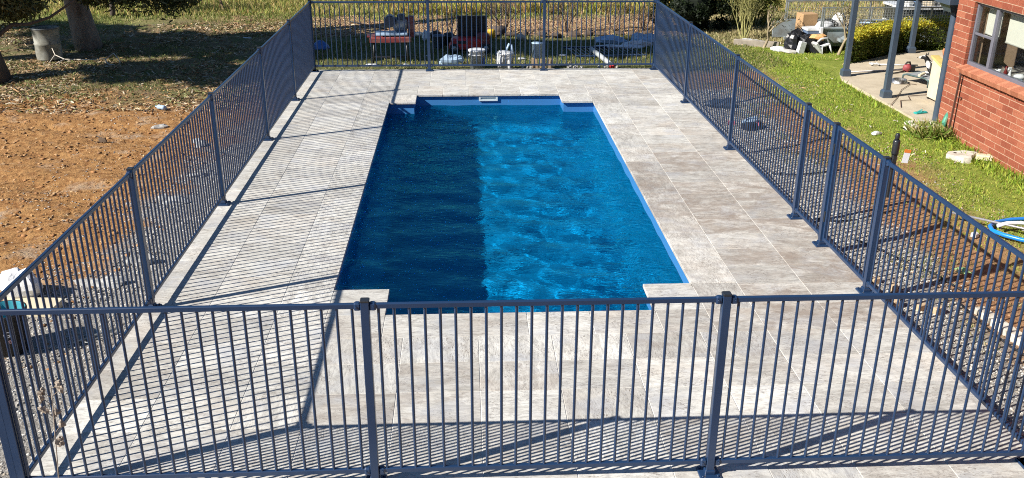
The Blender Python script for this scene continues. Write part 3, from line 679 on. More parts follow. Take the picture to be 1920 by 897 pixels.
# ------------------------------------------------------------------ brick house
def brick_mat(name, cols):
    m, nt, b, o = newmat(name); w = wcoord(nt, (1, 1, 1), 5.0); oi = N(nt, 'ObjectInfo')
    n = noise(nt, w, 6, 6, .7, .5); f = noise(nt, w, 70, 4, .7)
    rnd = math_(nt, 'ADD', math_(nt, 'MULTIPLY', n, .5), math_(nt, 'MULTIPLY', oi.outputs['Random'], .5))
    c = ramp(nt, rnd, [(.2, cols[0]), (.5, cols[1]), (.8, cols[2])]).outputs[0]
    c = mix(nt, ramp(nt, f, [(.35, .6), (.5, 0.0)]).outputs[0], c, tuple(q * .55 for q in cols[0]))
    c = mix(nt, ramp(nt, noise(nt, w, 9, 6, .8), [(.6, 0.0), (.75, .35)]).outputs[0], c, (.42, .30, .24))
    L(nt, c, b.inputs['Base Color']); b.inputs['Roughness'].default_value = .85; b.inputs['Specular IOR Level'].default_value = .25
    bump(nt, b, f, .7, .006); return m
M_BRICK = brick_mat('red house brick', [(.225, .060, .034), (.315, .094, .052), (.38, .138, .078)])
M_SILLB = brick_mat('orange sill brick', [(.34, .12, .065), (.42, .16, .09), (.50, .21, .12)])
M_MORT = mat('pale sandy mortar', (.46, .32, .215), .95, var=.15, scale=25, bmp=.4)
M_ALU = mat('grey lilac window aluminium', (.17, .17, .205), .35, .2, var=.08)
M_POST = mat('blue grey veranda paint', (.050, .072, .105), .4, var=.12, scale=4, coat=.2)
M_DARK = mat('dark interior', (.030, .028, .026), .9, var=.3)
def glass_mat():
    m, nt, b, o = newmat('window glass'); nt.nodes.remove(b)
    t = N(nt, 'BsdfTransparent'); t.inputs[0].default_value = (.93, .94, .93, 1); g = N(nt, 'BsdfGlossy'); g.inputs['Roughness'].default_value = .03
    f = N(nt, 'LayerWeight'); f.inputs[0].default_value = .5; fr = math_(nt, 'ADD', math_(nt, 'MULTIPLY', math_(nt, 'POWER', f.outputs['Facing'], 5.0), .9), .04); mx = N(nt, 'MixShader'); L(nt, fr, mx.inputs[0]); L(nt, t.outputs[0], mx.inputs[1]); L(nt, g.outputs[0], mx.inputs[2]); L(nt, mx.outputs[0], o.inputs[0]); return m
def house():
    WX, YC, YE, ZT = 9.60, 9.86, -4.0, 3.06           # wall face, far corner, near end, wall top
    wy0, wy1, wz0, wz1 = 6.30, 9.44, 1.035, 1.875     # window opening
    root = thing('brick_house', 'red brick house with an aluminium kitchen window over a sloping brick sill', 'house', (WX, YC, 0))
    T = lambda x, y, z: (x - WX, y - YC, z)
    # core behind the brick faces, in four pieces round the window
    core = MB(); cx = .0035; dpt = .22
    def cb(y0, y1, z0, z1): core.box(T(WX + cx + dpt / 2, (y0 + y1) / 2, (z0 + z1) / 2), (dpt, y1 - y0, z1 - z0))
    cb(YE, wy0, -.25, ZT); cb(wy1 + .004, YC - .012, -.25, ZT); cb(wy0, wy1 + .004, -.25, wz0 - .07); cb(wy0, wy1 + .004, wz1, ZT)
    core.box(T(14.5, YC - .012 - .11, 1.405), (9.3, .22, 3.3))
    wall = obj('wall', core, M_MORT, root)
    ph, pl = .0862, .240; bh, bl, bd = .0765, .230, .05
    cnt = [0]; extra = MB()
    def place(y0, y1, z, face='x'):
        """one brick of the window wall between y0 and y1"""
        jx = random.uniform(-.0015, .0015); big = (y1 > 5.6 and z < 2.0)
        c = T(WX + bd / 2 - .001 + jx, (y0 + y1) / 2, z)
        mb = MB(); mb.cbox((0, 0, 0), (bd, y1 - y0, bh), .003)
        if big and cnt[0] < 299:
            cnt[0] += 1; obj('brick', mb, M_BRICK, wall, c)
        else: extra.add([(v[0] + c[0], v[1] + c[1], v[2] + c[2]) for v in mb.v], mb.f)
    k = 0; z = -.10 + bh / 2; todo = []
    while z + bh / 2 < ZT:
        y = YC; first = True
        while y > YE:
            l = bl if not (first and k % 2) else bl / 2 - .005
            y0, y1 = y - l, y; y = y0 - .008; first = False
            if z - bh / 2 < wz1 - .005 and z + bh / 2 > wz0 - .075:     # beside the opening
                if y0 < wy1 < y1: y0 = wy1
                if y1 <= wy1 and y1 > wy0:
                    if y0 < wy0: y1 = wy0
                    else: continue
                if y1 - y0 < .03: continue
            todo.append((y0, y1, z))
        k += 1; z += ph
    todo.sort(key=lambda t: (t[2] > 2.0, -(t[1] > 5.6), (9.9 - t[1]) + abs(t[2] - 1) * .6))
    for t in todo: place(*t)
    # the far end wall, the jamb bricks
    k = 0; z = -.10 + bh / 2
    while z + bh / 2 < ZT:
        x = WX + .002 + (0 if k % 2 == 0 else -.12)
        while x < 14:
            extra.box(T(max(x, WX + .052) + .115, YC - .024, z), (bl, .05, bh)); x += pl
        k += 1; z += ph
    obj('brick', extra, M_BRICK, wall)['kind'] = 'stuff'
    jz = wz0 + .02; k = 0
    while jz < wz1 - .02:
        mb = MB(); mb.cbox((0, 0, 0), (.072, .05, bh), .003); obj('brick', mb, M_BRICK, wall, T(WX + .088, wy1 + .023, jz)); jz += ph; k += 1
    # sill: rowlock bricks laid on a slope
    y = wy1 + .04; n = 0
    mb = MB(); mb.cbox((0, 0, 0), (.200, .0745, .072), .004); sm = mb.mesh('sill_brick', M_SILLB)
    while y > wy0 - .1:
        obj('sill_brick', sm, None, root, T(WX + .022, y - .037, wz0 - .045 + random.uniform(-.001, .001)), (0, -.32, 0)); y -= .0815; n += 1
    mb = MB(); mb.box(T(WX + .03, (wy0 + wy1) / 2, wz0 - .052), (.17, wy1 - wy0 + .08, .055), R=Matrix.Rotation(-.32, 3, 'Y')); obj('sill_bed', mb, M_MORT, root)
    # window
    fx = WX + .078
    win = thing  # noqa
    fr = MB(); t = .036
    for (y0, y1, z0, z1) in ((wy0, wy1, wz1 - t, wz1 - .001), (wy0, wy1, wz0, wz0 + t + .012), (wy1 - t, wy1 - .001, wz0 + t + .012, wz1 - t), (wy0, wy0 + t, wz0 + t + .012, wz1 - t), (8.905, 8.965, wz0 + t + .012, wz1 - t), (7.0, 7.05, wz0 + t + .012, wz1 - t)):
        fr.cbox(T(fx, (y0 + y1) / 2, (z0 + z1) / 2), (.06, y1 - y0, z1 - z0), .004)
    wf = obj('window', fr, M_ALU, root)
    tr = MB(); tr.cbox(T(fx - .002, (8.965 + wy1 - t) / 2, 1.462), (.04, wy1 - t - 8.965 - .002, .028), .004); obj('transom', tr, M_ALU, wf)
    M_G = glass_mat()
    for (y0, y1, z0, z1) in ((8.966, wy1 - t - .001, wz0 + t + .013, 1.447), (8.966, wy1 - t - .001, 1.477, wz1 - t - .001), (7.051, 8.904, wz0 + t + .013, wz1 - t - .001)):
        g = MB(); g.box(T(fx + .004, (y0 + y1) / 2, (z0 + z1) / 2), (.005, y1 - y0, z1 - z0)); obj('pane', g, M_G, wf)
    # blinds inside
    M_BL = mat('cream roller blind', (.66, .66, .58), .8, var=.05, scale=5, bmp=.1)
    for (y0, y1, zb) in ((9.0, 9.36, 1.47), (6.9, 8.84, 1.44)):
        bl_ = MB(); bl_.box(T(fx + .10, (y0 + y1) / 2, (zb + 1.83) / 2), (.006, y1 - y0, 1.83 - zb)); bl_.tube([T(fx + .10, y0, zb), T(fx + .10, y1, zb)], .012, 8)
        obj('roller_blind', bl_, M_BL, root)
    # room behind
    rm = MB(); rm.box(T(12.6, 7.6, -.03), (5.4, 4.1, .1)); rm.box(T(12.6, 7.6, 2.5), (5.4, 4.1, .1)); rm.box(T(12.9, 7.6, 1.2), (.1, 4.1, 2.3)); rm.box(T(11.3, 5.6, 1.2), (3.0, .1, 2.3))
    obj('room', rm, mat('room plaster', (.16, .15, .14), .9, var=.2), root)
    bn = MB(); bn.cbox(T(WX + .45, 7.6, .955), (.6, 3.6, .05), .01); obj('kitchen_bench', bn, mat('bench top', (.30, .29, .27), .5, var=.2), root)
    # fascia, gutter, roof
    rf = MB()
    rf.box(T(13.0, 5.9, 3.12), (7.3, 20.0, .05)); o = obj('roof', rf, mat('grey steel roof', (.20, .22, .25), .5, .3, var=.1), root)
    gt = MB(); gt.cbox(T(9.29, 5.9, 3.05), (.12, 20.0, .11), .01); obj('gutter', gt, M_POST, root)
    return root
house()
def inside_things():
    M_W = mat('white glazed china', (.72, .74, .76), .25, var=.05); z0 = .98
    t = thing('cup', 'white cup with a pale blue base on the kitchen bench inside the window', 'cup', (9.80, 8.42, z0))
    mb = MB(); mb.lathe([(0, 0), (.045, 0), (.055, .06), (.055, .07), (.045, .07), (.04, .01), (0, .01)], 16); obj('bowl', mb, mat('pale blue china', (.40, .50, .62), .3, var=.05), t)
    mb = MB(); mb.blob((0, 0, .10), (.13, .12, .07), 3, .3, 10, 6, smooth=True); obj('crumpled_cloth', mb, M_W, t)
    t = thing('spray_bottle', 'slim white spray bottle standing inside the kitchen window', 'bottle', (9.79, 8.62, z0))
    mb = MB(); mb.lathe([(0, 0), (.022, 0), (.024, .08), (.010, .13), (.010, .15), (0, .15)], 12); obj('bottle_body', mb, M_W, t)
    mb = MB(); mb.cbox((-.012, 0, .165), (.05, .02, .03), .006); obj('spray_head', mb, M_W, t)
    t = thing('sauce_bottle', 'dark red bottle beside the white spray bottle inside the window', 'bottle', (9.80, 8.74, z0))
    mb = MB(); mb.lathe([(0, 0), (.026, 0), (.027, .09), (.012, .13), (.012, .17), (0, .17)], 12); obj('bottle_body', mb, mat('dark red glass', (.16, .02, .015), .2, var=.1), t)
    t = thing('mug', 'small white mug near the mullion inside the kitchen window', 'mug', (9.80, 8.92, z0))
    mb = MB(); mb.lathe([(0, 0), (.035, 0), (.038, .09), (.033, .09), (.03, .01), (0, .01)], 14); obj('mug_body', mb, M_W, t)
    mb = MB(); mb.tube([(0, .035, .02), (0, .06, .03), (0, .062, .06), (0, .036, .075)], .006, 6); obj('handle', mb, M_W, t)
    t = thing('kitchen_tap', 'curved chrome kitchen tap standing at the right edge of the window', 'tap', (9.85, 8.02, z0))
    mb = MB(); mb.tube([(0, 0, 0), (0, 0, .16), (0, .02, .21), (0, .06, .235), (0, .11, .215), (0, .125, .16)], .010, 8); mb.lathe([(.025, 0), (.022, .02), (.012, .03)], 12); obj('spout', mb, mat('chrome', (.7, .72, .74), .12, 1.0, var=.03), t)
inside_things()
def downpipe():
    t = thing('downpipe', 'round blue grey downpipe with a rain head at the far corner of the brick wall', 'downpipe', (9.76, 10.20, 0))
    mb = MB(); mb.tube([(0, 0, -.02), (0, 0, 1.66)], .056, 16, cap=False); p = obj('pipe', mb, M_POST, t)
    mb = MB(); mb.box((-.02, 0, 1.69), (.20, .20, .12), top=(1.7, 1.7)); mb.cbox((-.02, 0, 1.79), (.42, .44, .08), .01); obj('rain_head', mb, M_POST, t)
    mb = MB(); mb.box((-.02, 0, 1.836), (.36, .38, .012)); obj('leaf_guard', mb, mat('weathered mesh with dry leaves', (.24, .21, .15), .9, var=.5, scale=30), t)
    mb = MB(); mb.tube([(0, 0, 1.83), (.02, -.03, 2.3), (-.25, -.1, 2.9), (-.44, -.1, 3.02)], .045, 12); obj('upper_pipe', mb, M_POST, t)
    for z in (.5, 1.3):
        mb = MB(); mb.tube([(0, 0, z - .015), (0, 0, z + .015)], .055, 16); mb.box((.05, -.12, z), (.03, .28, .02)); obj('pipe_clip', mb, M_POST, t)
downpipe()
# patio
def patio():
    poly = [(9.42, 13.02), (9.50, 9.90), (9.9, 9.87), (14.2, 9.87), (14.2, 15.9), (11.9, 15.55), (11.25, 15.2), (10.1, 14.35), (9.60, 13.60)]
    mb = MB(); mb.prism(poly, -.14, .035)
    m, nt, b, o = newmat('worn patio concrete'); w = wcoord(nt)
    c = ramp(nt, noise(nt, w, 3, 6, .65), [(.3, (.40, .335, .24)), (.7, (.55, .47, .35))]).outputs[0]
    c = mix(nt, ramp(nt, noise(nt, w, 40, 5, .7), [(.3, .5), (.45, 0.0)]).outputs[0], c, (.20, .16, .12)); L(nt, c, b.inputs['Base Color']); b.inputs['Roughness'].default_value = .85; bump(nt, b, noise(nt, w, 60, 4), .3, .004)
    o = obj('patio', mb, m); o['kind'] = 'structure'
    for (x, y, lab) in ((9.575, 13.28, 'blue grey veranda post at the left corner of the patio slab'), (9.62, 11.66, 'blue grey veranda post at the edge of the slab closer to the brick wall'), (11.72, 15.36, 'shaded veranda post at the back of the patio against the hedge')):
        t = thing('veranda_post', lab, 'post', (x, y, .035), group='veranda posts')
        mb = MB(); mb.cbox((0, 0, 1.50), (.088, .088, 3.0), .004); obj('shaft', mb, M_POST, t)
        mb = MB(); mb.box((0, 0, .05), (.145, .145, .10)); mb.box((0, 0, .115), (.145, .145, .03), top=(.72, .72)); obj('base', mb, M_POST, t)
    bm_ = MB(); bm_.cbox((9.60, 12.4, 3.04), (.09, 5.2, .10), .005); bm_.cbox((11.7, 15.4, 3.04), (4.4, .09, .10), .005)
    tag(obj('veranda_beam', bm_, M_POST), 'blue grey beam carried by the veranda posts over the patio edge', 'beam')
patio()

# ------------------------------------------------------------------ foliage helpers
def leaf_cloud(name, centres, radii, n, size, cols, parent=None, M=M_LEAF, droop=0.0, shell=.55, narrow=.5, jit=.22, label=None, cat=None, kind=None):
    """many leaves inside a set of ellipsoids"""
    centres = np.asarray(centres, float); radii = np.asarray(radii, float); idx = rng.integers(0, len(centres), n)
    d = rng.standard_normal((n, 3)); d /= np.linalg.norm(d, axis=1)[:, None]; r = (shell + (1 - shell) * rng.random(n) ** .6)
    P = centres[idx] + d * radii[idx] * r[:, None]
    s = size * U(n, .6, 1.35); S = np.stack([s, s * narrow * 1.8, s], -1)
    tilt = U(n, -.3, 1.3) if not droop else PI / 2 + rng.normal(0, .35, n)
    Rm = rotm(U(n, 0, 6.3), tilt, U(n, 0, 6.3))
    C = pick(cols, n, jit) * (1 + .25 * (fbm(P[:, 0] * 2 + P[:, 2], P[:, 1] * 2 + P[:, 2], 2) - .5))[:, None]
    o = scatter(name, *LEAF, P, S, Rm, C, M, parent, kind=None); return o
def branches(mb, p, d, length, r, depth, rnd, spread=.5, up=.15, segs=3, kids=3, shrink=.68, tips=None, mi=0, sides=6, rk=.62):
    pts = [p]; q = Vector(p); dd = Vector(d).normalized()
    for i in range(segs):
        dd = (dd + Vector((rnd.gauss(0, .12), rnd.gauss(0, .12), rnd.gauss(0, .08) + up * .3))).normalized(); q = q + dd * length / segs; pts.append(q.copy())
    mb.tube(pts, [r * (1 - .4 * i / segs) for i in range(segs + 1)], sides if depth > 1 else 4, mi, cap=False)
    if depth <= 0:
        if tips is not None: tips.append(q.copy())
        return
    for k in range(kids):
        a = rnd.uniform(0, 2 * PI); side = dd.orthogonal().normalized(); side.rotate(Matrix.Rotation(a, 3, dd))
        nd = (dd + side * rnd.uniform(spread * .6, spread * 1.3) + Vector((0, 0, up))).normalized()
        st = pts[-1] if k < 2 else pts[-2]
        branches(mb, st, nd, length * rnd.uniform(.75, 1.1) * shrink / .68 * .75, r * rk, depth - 1, rnd, spread, up, segs, kids, shrink, tips, mi, sides, rk)
def bark_mat(name, a, b_, sc=6):
    m, nt, b, o = newmat(name); w = wcoord(nt, (1, 1, .25)); n = noise(nt, w, sc, 6, .7, .6)
    L(nt, ramp(nt, n, [(.3, a), (.65, b_)]).outputs[0], b.inputs['Base Color']); b.inputs['Roughness'].default_value = .9; bump(nt, b, n, .8, .03); return m
M_GUM = bark_mat('grey brown gum bark', (.13, .10, .08), (.30, .25, .21)); M_DBARK = bark_mat('dark rough bark', (.045, .035, .03), (.12, .09, .07), 12)
M_TWIG = mat('pale rose stem', (.30, .24, .15), .8, var=.35, scale=14); M_TWIGD = mat('brown bare stem', (.16, .105, .065), .85, var=.35, scale=14)
M_TWIGG2 = mat('straw green stem', (.34, .32, .12), .8, var=.35, scale=14)
M_TWIGG = mat('olive green stem', (.22, .24, .08), .8, var=.3, scale=14)
EUC = [(.075, .085, .028), (.11, .12, .035), (.16, .17, .055), (.06, .07, .03), (.26, .25, .11)]
def gum(name, label, base, lean, h, r, crowns, n, leaf, trunk_m, limbs=(), seed=1, droop=True, cols=EUC, flare=1.22):
    z = float(hgt(np.array([base[0]]), np.array([base[1]]))[0]) - .05
    t = thing(name, label, 'tree', (base[0], base[1], z)); rnd = random.Random(seed); mb = MB()
    pts = []; rs = []
    for i in range(15):
        f = i / 14; pts.append(Vector((lean[0] * f + .08 * math.sin(f * 5 + seed), lean[1] * f, h * f))); rs.append(r * (1 - .5 * f) * (1 + (flare - 1) * math.exp(-f * h * 2.2)))
    mb.tube(pts, rs, 14, cap=True); tr = obj('trunk', mb, trunk_m, t)
    if len(crowns):
        for (cx, cyy, cz) in [c[:3] for c in crowns]:
            lb = MB(); s = pts[9 + rnd.randrange(4)]; e = Vector((cx - base[0], cyy - base[1], cz - z)); mid = s.lerp(e, .5) + Vector((0, 0, .3)); lb.tube([s, mid, e], [r * .35, r * .25, r * .1], 7); obj('limb', lb, trunk_m, t)
    for lp, lr in limbs:
        lb = MB(); lb.tube([Vector(p) for p in lp], lr, 8); obj('limb', lb, trunk_m, t)
    cs = []; rr = []
    for c in crowns:
        for k in range(c[6] if len(c) > 6 else 14):
            d = Vector((rnd.gauss(0, 1), rnd.gauss(0, 1), rnd.gauss(0, 1))).normalized() * rnd.uniform(.35, 1)
            cs.append((c[0] - base[0] + d.x * c[3], c[1] - base[1] + d.y * c[4], c[2] - z + d.z * c[5])); q = rnd.uniform(.35, .7); rr.append((q, q, q * .6))
    cs = np.array(cs); rr = np.array(rr); lo = cs[:, 2] + z < 2.6
    if lo.any(): leaf_cloud('low_foliage', cs[lo], rr[lo], int(n * .35), leaf, cols, t, droop=1.0, shell=.2, narrow=.28)
    if (~lo).any(): leaf_cloud('crown', cs[~lo], rr[~lo], n, .25, cols, t, droop=0, shell=.1, narrow=.34)
    return t
# trunk right of the drum
gum('gum_tree', 'large grey barked gum tree standing just right of the concrete drum', (-5.08, 16.95), (-.75, .5), 7.5, .235,
    [(-11.0, 13.9, 6.6, 2.2, 1.5, .8, 22), (-8.8, 14.2, 6.4, 2.4, 1.3, .8, 22), (-5.0, 15.9, 1.34, 1.0, .4, .16, 9), (-3.9, 16.3, 1.18, .7, .4, .16, 8), (-3.1, 16.9, 1.0, .5, .3, .12, 5)], 22000, .11, M_GUM, seed=3)
# trunk cut by the left edge, its shade put into the dark bark colour
gum('gum_tree', 'leaning gum trunk toned dark for shade at the left edge of the photo in front of the drum', (-5.72, 13.95), (-1.2, .3), 8.0, .36,
    [(-4.6, 12.45, 8.2, 2.4, .8, .7, 22), (-7.2, 12.5, 8.0, 2.4, .85, .7, 22), (-9.6, 12.6, 7.6, 2.2, .9, .7, 18), (-5.45, 14.3, 1.26, .8, .4, .17, 10)], 24000, .11, M_DBARK,
    limbs=[([(-.15, 0, .62), (.28, .05, .85), (.52, .1, 1.02), (.80, .1, 1.03), (1.15, .2, 1.13), (1.6, .3, 1.42), (2.0, .4, 1.9)], [.05, .04, .034, .03, .024, .018, .01])], seed=5)
gum('gum_tree', 'tall leafy gum tree farthest left, its crown shading the litter by the drum', (-10.6, 14.6), (.8, -.3), 6.5, .3,
    [(-10.4, 11.8, 5.8, 1.6, .55, .4, 14), (-9.2, 11.4, 5.4, 1.4, .5, .4, 12), (-12.8, 14.4, 6.0, 2.2, 1.3, .8, 18), (-14.6, 16.0, 6.2, 1.8, 1.3, .8, 14)], 21000, .17, M_DBARK, seed=9)
gum('gum_sapling', 'slim dark gum sapling on the green bank beyond the big gum tree', (-5.95, 21.1), (-.25, .2), 3.0, .06, [(-6.0, 21.3, 1.9, .9, .6, .35, 9)], 3500, .10, M_DBARK, seed=12)
gum('gum_sapling', 'small bare grey sapling with few leaves on the far green bank', (-3.55, 21.9), (.1, .1), 1.0, .03, [(-3.55, 21.9, .75, .35, .3, .2, 5)], 160, .06, M_TWIGD, seed=14)
def drum():
    t = thing('concrete_drum', 'weathered pale drum standing in the leaf litter beside the big gum tree', 'drum', (-5.47, 15.95, -.10))
    mb = MB(); mb.lathe([(.235, 0), (.245, .10), (.238, .28), (.252, .30), (.238, .32), (.245, .56), (.258, .575), (.258, .60), (.235, .60), (.228, .56), (.222, .05), (0, .05)], 26)
    obj('barrel', mb, mat('lichen stained grey steel', (.30, .30, .26), .8, var=.35, scale=5, dirt=(.12, .11, .08)), t)
    mb = MB(); mb.lathe([(.262, .585), (.268, .60), (.262, .615)], 26); obj('rim', mb, mat('dull steel rim', (.16, .17, .18), .5, .5, var=.2), t)
    t = thing('fallen_branch', 'thin pale forked branch lying on the litter in front of the gum tree', 'branch', (-4.9, 15.35, -.06)); mb = MB()
    mb.tube([(-.35, .25, .22), (-.25, .1, .12), (-.05, .02, .05), (.35, -.02, .05), (.75, .0, .06), (.88, .05, .16)], [.007, .009, .010, .010, .008, .006], 6)
    mb.tube([(.72, 0, .06), (.80, -.1, -.02), (1.0, -.2, -.03)], [.014, .010, .007], 6); mb.tube([(.88, .05, .16), (.98, 0, .05), (1.02, -.05, -.02)], [.01, .009, .006], 6); mb.tube([(-.25, .1, .12), (-.32, -.05, .0)], [.012, .006], 6); mb.tube([(-.05, .02, .05), (-.2, -.15, -.02)], [.012, .006], 6)
    obj('stick', mb, mat('bleached twig', (.55, .50, .42), .8, var=.15), t)
drum()

# dark conifer, yellow green clump, hedge
def shrubs():
    t = thing('dark_evergreen', 'dense almost black evergreen shrub filling the gap beyond the far right fence corner', 'shrub', (8.05, 18.75, -.1)); mb = MB()
    mb.tube([(0, 0, 0), (0, 0, 1.2)], [.1, .06], 8); obj('trunk', mb, M_DBARK, t)
    cs = []; rr = []; rnd = random.Random(4)
    for k in range(60):
        a = rnd.uniform(0, 6.3); q = rnd.uniform(0, 1) ** .6 * .85; z = rnd.uniform(.05, 1.9); w = 1.0 if z < 1.2 else 1.0 - (z - 1.2) * .5
        cs.append((q * math.cos(a) * w * 1.05, q * math.sin(a) * w * .8, z)); s = rnd.uniform(.16, .3); rr.append((s, s, s))
    leaf_cloud('foliage', cs, rr, 34000, .085, [(.010, .018, .009), (.016, .028, .012), (.022, .036, .014), (.03, .045, .018)], t, shell=.5, narrow=.4)
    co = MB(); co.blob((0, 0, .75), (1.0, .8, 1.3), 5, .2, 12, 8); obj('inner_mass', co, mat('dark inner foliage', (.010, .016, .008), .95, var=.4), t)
    t = thing('cane_clump', 'tall clump of yellow green canes beside the dark evergreen', 'shrub', (9.55, 19.15, -.1)); mb = MB(); tips = []
    rnd = random.Random(8)
    for k in range(60):
        a = rnd.uniform(0, 6.3); q = rnd.uniform(.1, .62); b0 = Vector((math.cos(a) * q * .7, math.sin(a) * q * .4, 0)); tp = Vector((math.cos(a) * q * 1.9, math.sin(a) * q, rnd.uniform(1.0, 1.9)))
        mb.tube([b0, b0.lerp(tp, .5) + Vector((0, 0, .15)), tp], [.014, .011, .004], 5); tips += [b0.lerp(tp, f) + Vector((0, 0, .1)) for f in (.3, .45, .6, .75, .9)]
    obj('canes', mb, M_TWIGG, t)
    leaf_cloud('foliage', tips, [(.2, .2, .14)] * len(tips), 12000, .09, [(.40, .44, .07), (.50, .48, .10), (.28, .34, .06), (.56, .48, .15), (.14, .18, .04)], t, droop=1, shell=.1, narrow=.2)
    # hedge
    t = thing('clipped_hedge', 'clipped box hedge with golden new growth on top behind the patio', 'hedge', (10.4, 14.9, -.08))
    path = [(10.16, 14.42), (10.75, 14.92), (11.45, 15.45), (12.4, 15.85), (13.8, 16.1)]; P = []; NM = []; rnd = random.Random(6)
    core = MB()
    for (a, b_) in zip(path[:-1], path[1:]):
        a, b_ = Vector(a), Vector(b_); d = (b_ - a); l = d.length; ang = math.atan2(d.y, d.x); nx = Vector((.17, .50))
        m_ = (a + b_) / 2 + nx; core.cbox((m_.x - 10.4, m_.y - 14.9, .27), (l + .25, .62, .54), .08, R=None) if False else core.cbox((0, 0, .27), (l + .02, .36, .50), .08, M=Matrix.Translation((m_.x - 10.4, m_.y - 14.9, 0)) @ Matrix.Rotation(ang, 4, 'Z'))
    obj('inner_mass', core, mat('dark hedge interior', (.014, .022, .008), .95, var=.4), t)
    n = 30000; seg = rng.integers(0, 4, n); pa = np.array(path)[seg]; pb = np.array(path)[seg + 1]; f = rng.random(n); d = pb - pa; ln = np.linalg.norm(d, axis=1)[:, None]; dn = d / ln; nn = np.tile(np.array([[.30, .95]]), (n, 1))
    side = rng.random(n); off = np.where(side < .38, U(n, -.02, .06), np.where(side < .75, U(n, 0, .74), U(n, .66, .74))); zz = np.where((side >= .38) & (side < .75), U(n, .54, .66), U(n, .02, .62))
    bump_ = .05 * np.sin(f * ln[:, 0] * 7) + .03 * rng.standard_normal(n)
    XY = pa + d * f[:, None] * 1.03 + nn * (off + bump_ * (off < .3) * -1)[:, None]
    end = rng.random(n) < .09; XY = np.where(end[:, None], np.array(path[0]) + np.stack([U(n, -.08, .02), U(n, 0, 1)], -1) * 0 + np.stack([-.06 + .04 * rng.standard_normal(n) - .45 * U(n, 0, .7), .05 + .6 * U(n, 0, .7)], -1) * 1.0 * 0 + (nn[0] * U(n, -.02, .72)[:, None] - dn[0] * U(n, .10, .17)[:, None]), XY); zz = np.where(end, U(n, .02, .6), zz)
    PP = np.stack([XY[:, 0] - 10.4, XY[:, 1] - 14.9, zz + .02 * rng.standard_normal(n)], -1)
    gold = pick([(.62, .52, .035), (.54, .48, .04), (.70, .56, .07), (.34, .38, .04)], n, .15); grn = pick([(.09, .14, .024), (.14, .20, .03), (.20, .25, .04), (.27, .26, .05)], n, .2)
    g = np.clip((zz - .50) / .09 + .25 * rng.standard_normal(n), 0, 1)[:, None]; C = gold * g + grn * (1 - g); s = .045 * U(n, .6, 1.3)
    scatter('foliage', *LEAF, PP, np.stack([s, s * .95, s], -1), rotm(U(n, 0, 6.3), U(n, -.2, 1.5), U(n, 0, 6.3)), C, M_LEAF, t, kind=None)
shrubs()
def bare(name, label, loc, h, seed, m, leaves=0, cat='rose bush', spread=.55, depth=3, r=.02, d0=(0, 0, 1), kids=3, cols=None, stems=4, group=None):
    rnd = random.Random(seed); t = thing(name, label, cat, (loc[0], loc[1], float(hgt(np.array([loc[0]]), np.array([loc[1]]))[0]) - .02), group=group); mb = MB(); tips = []
    for k in range(stems):
        a = 2 * PI * k / stems + rnd.uniform(-.4, .4); d = Vector((math.cos(a) * spread, math.sin(a) * spread, 1)) + Vector(d0) * .5
        branches(mb, Vector((math.cos(a) * r, math.sin(a) * r, .0)), d, h * .38, r, depth, rnd, spread, .25, 3, kids, .68, tips)
    obj('stems', mb, m, t)
    if leaves: leaf_cloud('leaves', tips, [(.10, .10, .10)] * len(tips), leaves, .035, cols or [(.26, .28, .07), (.38, .34, .10), (.16, .2, .05)], t, shell=.1, narrow=.5)
    return t
bare('rose_bush', 'bushy pruned rose with many pale upright stems growing from a white ring on the lawn', (8.92, 17.45), 1.15, 2, M_TWIGG2, 1500, stems=13, spread=.40, r=.014)
bare('rose_bush', 'small leaning rose bush between the bushy rose and the rubbish heap', (9.02, 16.45), .95, 5, M_TWIG, 350, stems=1, spread=.7, depth=4, r=.032, d0=(.4, 0, 1.5), kids=3)
bare('rose_bush', 'rose bush with a knobbly pale trunk in front of the galvanised trailer', (10.28, 15.55), 1.0, 7, M_TWIG, 450, stems=1, spread=.7, depth=4, r=.036, d0=(-.35, 0, 1.6), kids=3)
bare('bare_shrub', 'leafless shrub with a dark root tangle behind the red mower', (3.68, 18.55), .95, 11, M_TWIGD, 260, 'shrub', spread=.75, stems=5, r=.018)
bare('bare_shrub', 'leafless yellow twigged shrub behind the middle post of the far fence', (5.10, 18.65), .95, 13, M_TWIGD, 420, 'shrub', spread=.7, stems=4, r=.02)
bare('bare_shrub', 'thin dark shrub above the white sheets beyond the far fence', (6.25, 18.8), .72, 17, M_TWIGD, 260, 'shrub', spread=.7, stems=4, r=.016)
bare('bare_shrub', 'scrubby shrub with brown leaves nearest the dark evergreen', (6.95, 18.9), .62, 19, M_TWIGD, 500, 'shrub', spread=.8, stems=5, r=.014, cols=[(.30, .20, .09), (.22, .22, .07)])
bare('bare_shrub', 'spindly twiggy shrub beside the black crate of the mower', (2.48, 18.2), .62, 23, M_TWIGD, 120, 'shrub', spread=.6, stems=4, r=.012)
def dead_weed(label, base, h, lx, ly, seed, heads):
    rnd = random.Random(seed); t = thing('dead_weed', label, 'weed', base); mb = MB(); hs = []
    top = Vector((lx, ly, h)); mb.tube([(0, 0, 0), (lx * .3, ly * .3, h * .45), top], [.004, .0035, .0022], 6)
    for k in range(heads):
        a = rnd.uniform(0, 6.3); st = Vector((0, 0, 0)).lerp(top, rnd.uniform(.62, 1)); e = st + Vector((math.cos(a) * .05, math.sin(a) * .03, rnd.uniform(.01, .07))); mb.tube([st, e], [.002, .0014], 5)
        hd = MB(); hd.blob((0, 0, 0), (.034, .030, .036), rnd.randrange(999), .9, 9, 7); hs.append((hd, e))
    m = mat('dry grey brown stalk', (.28, .23, .18), .9, var=.2, scale=30); obj('stalk', mb, m, t); ms = mat('dry seed head', (.34, .28, .22), .95, var=.4, scale=80)
    for hd, e in hs: obj('seed_head', hd, ms, t, e)

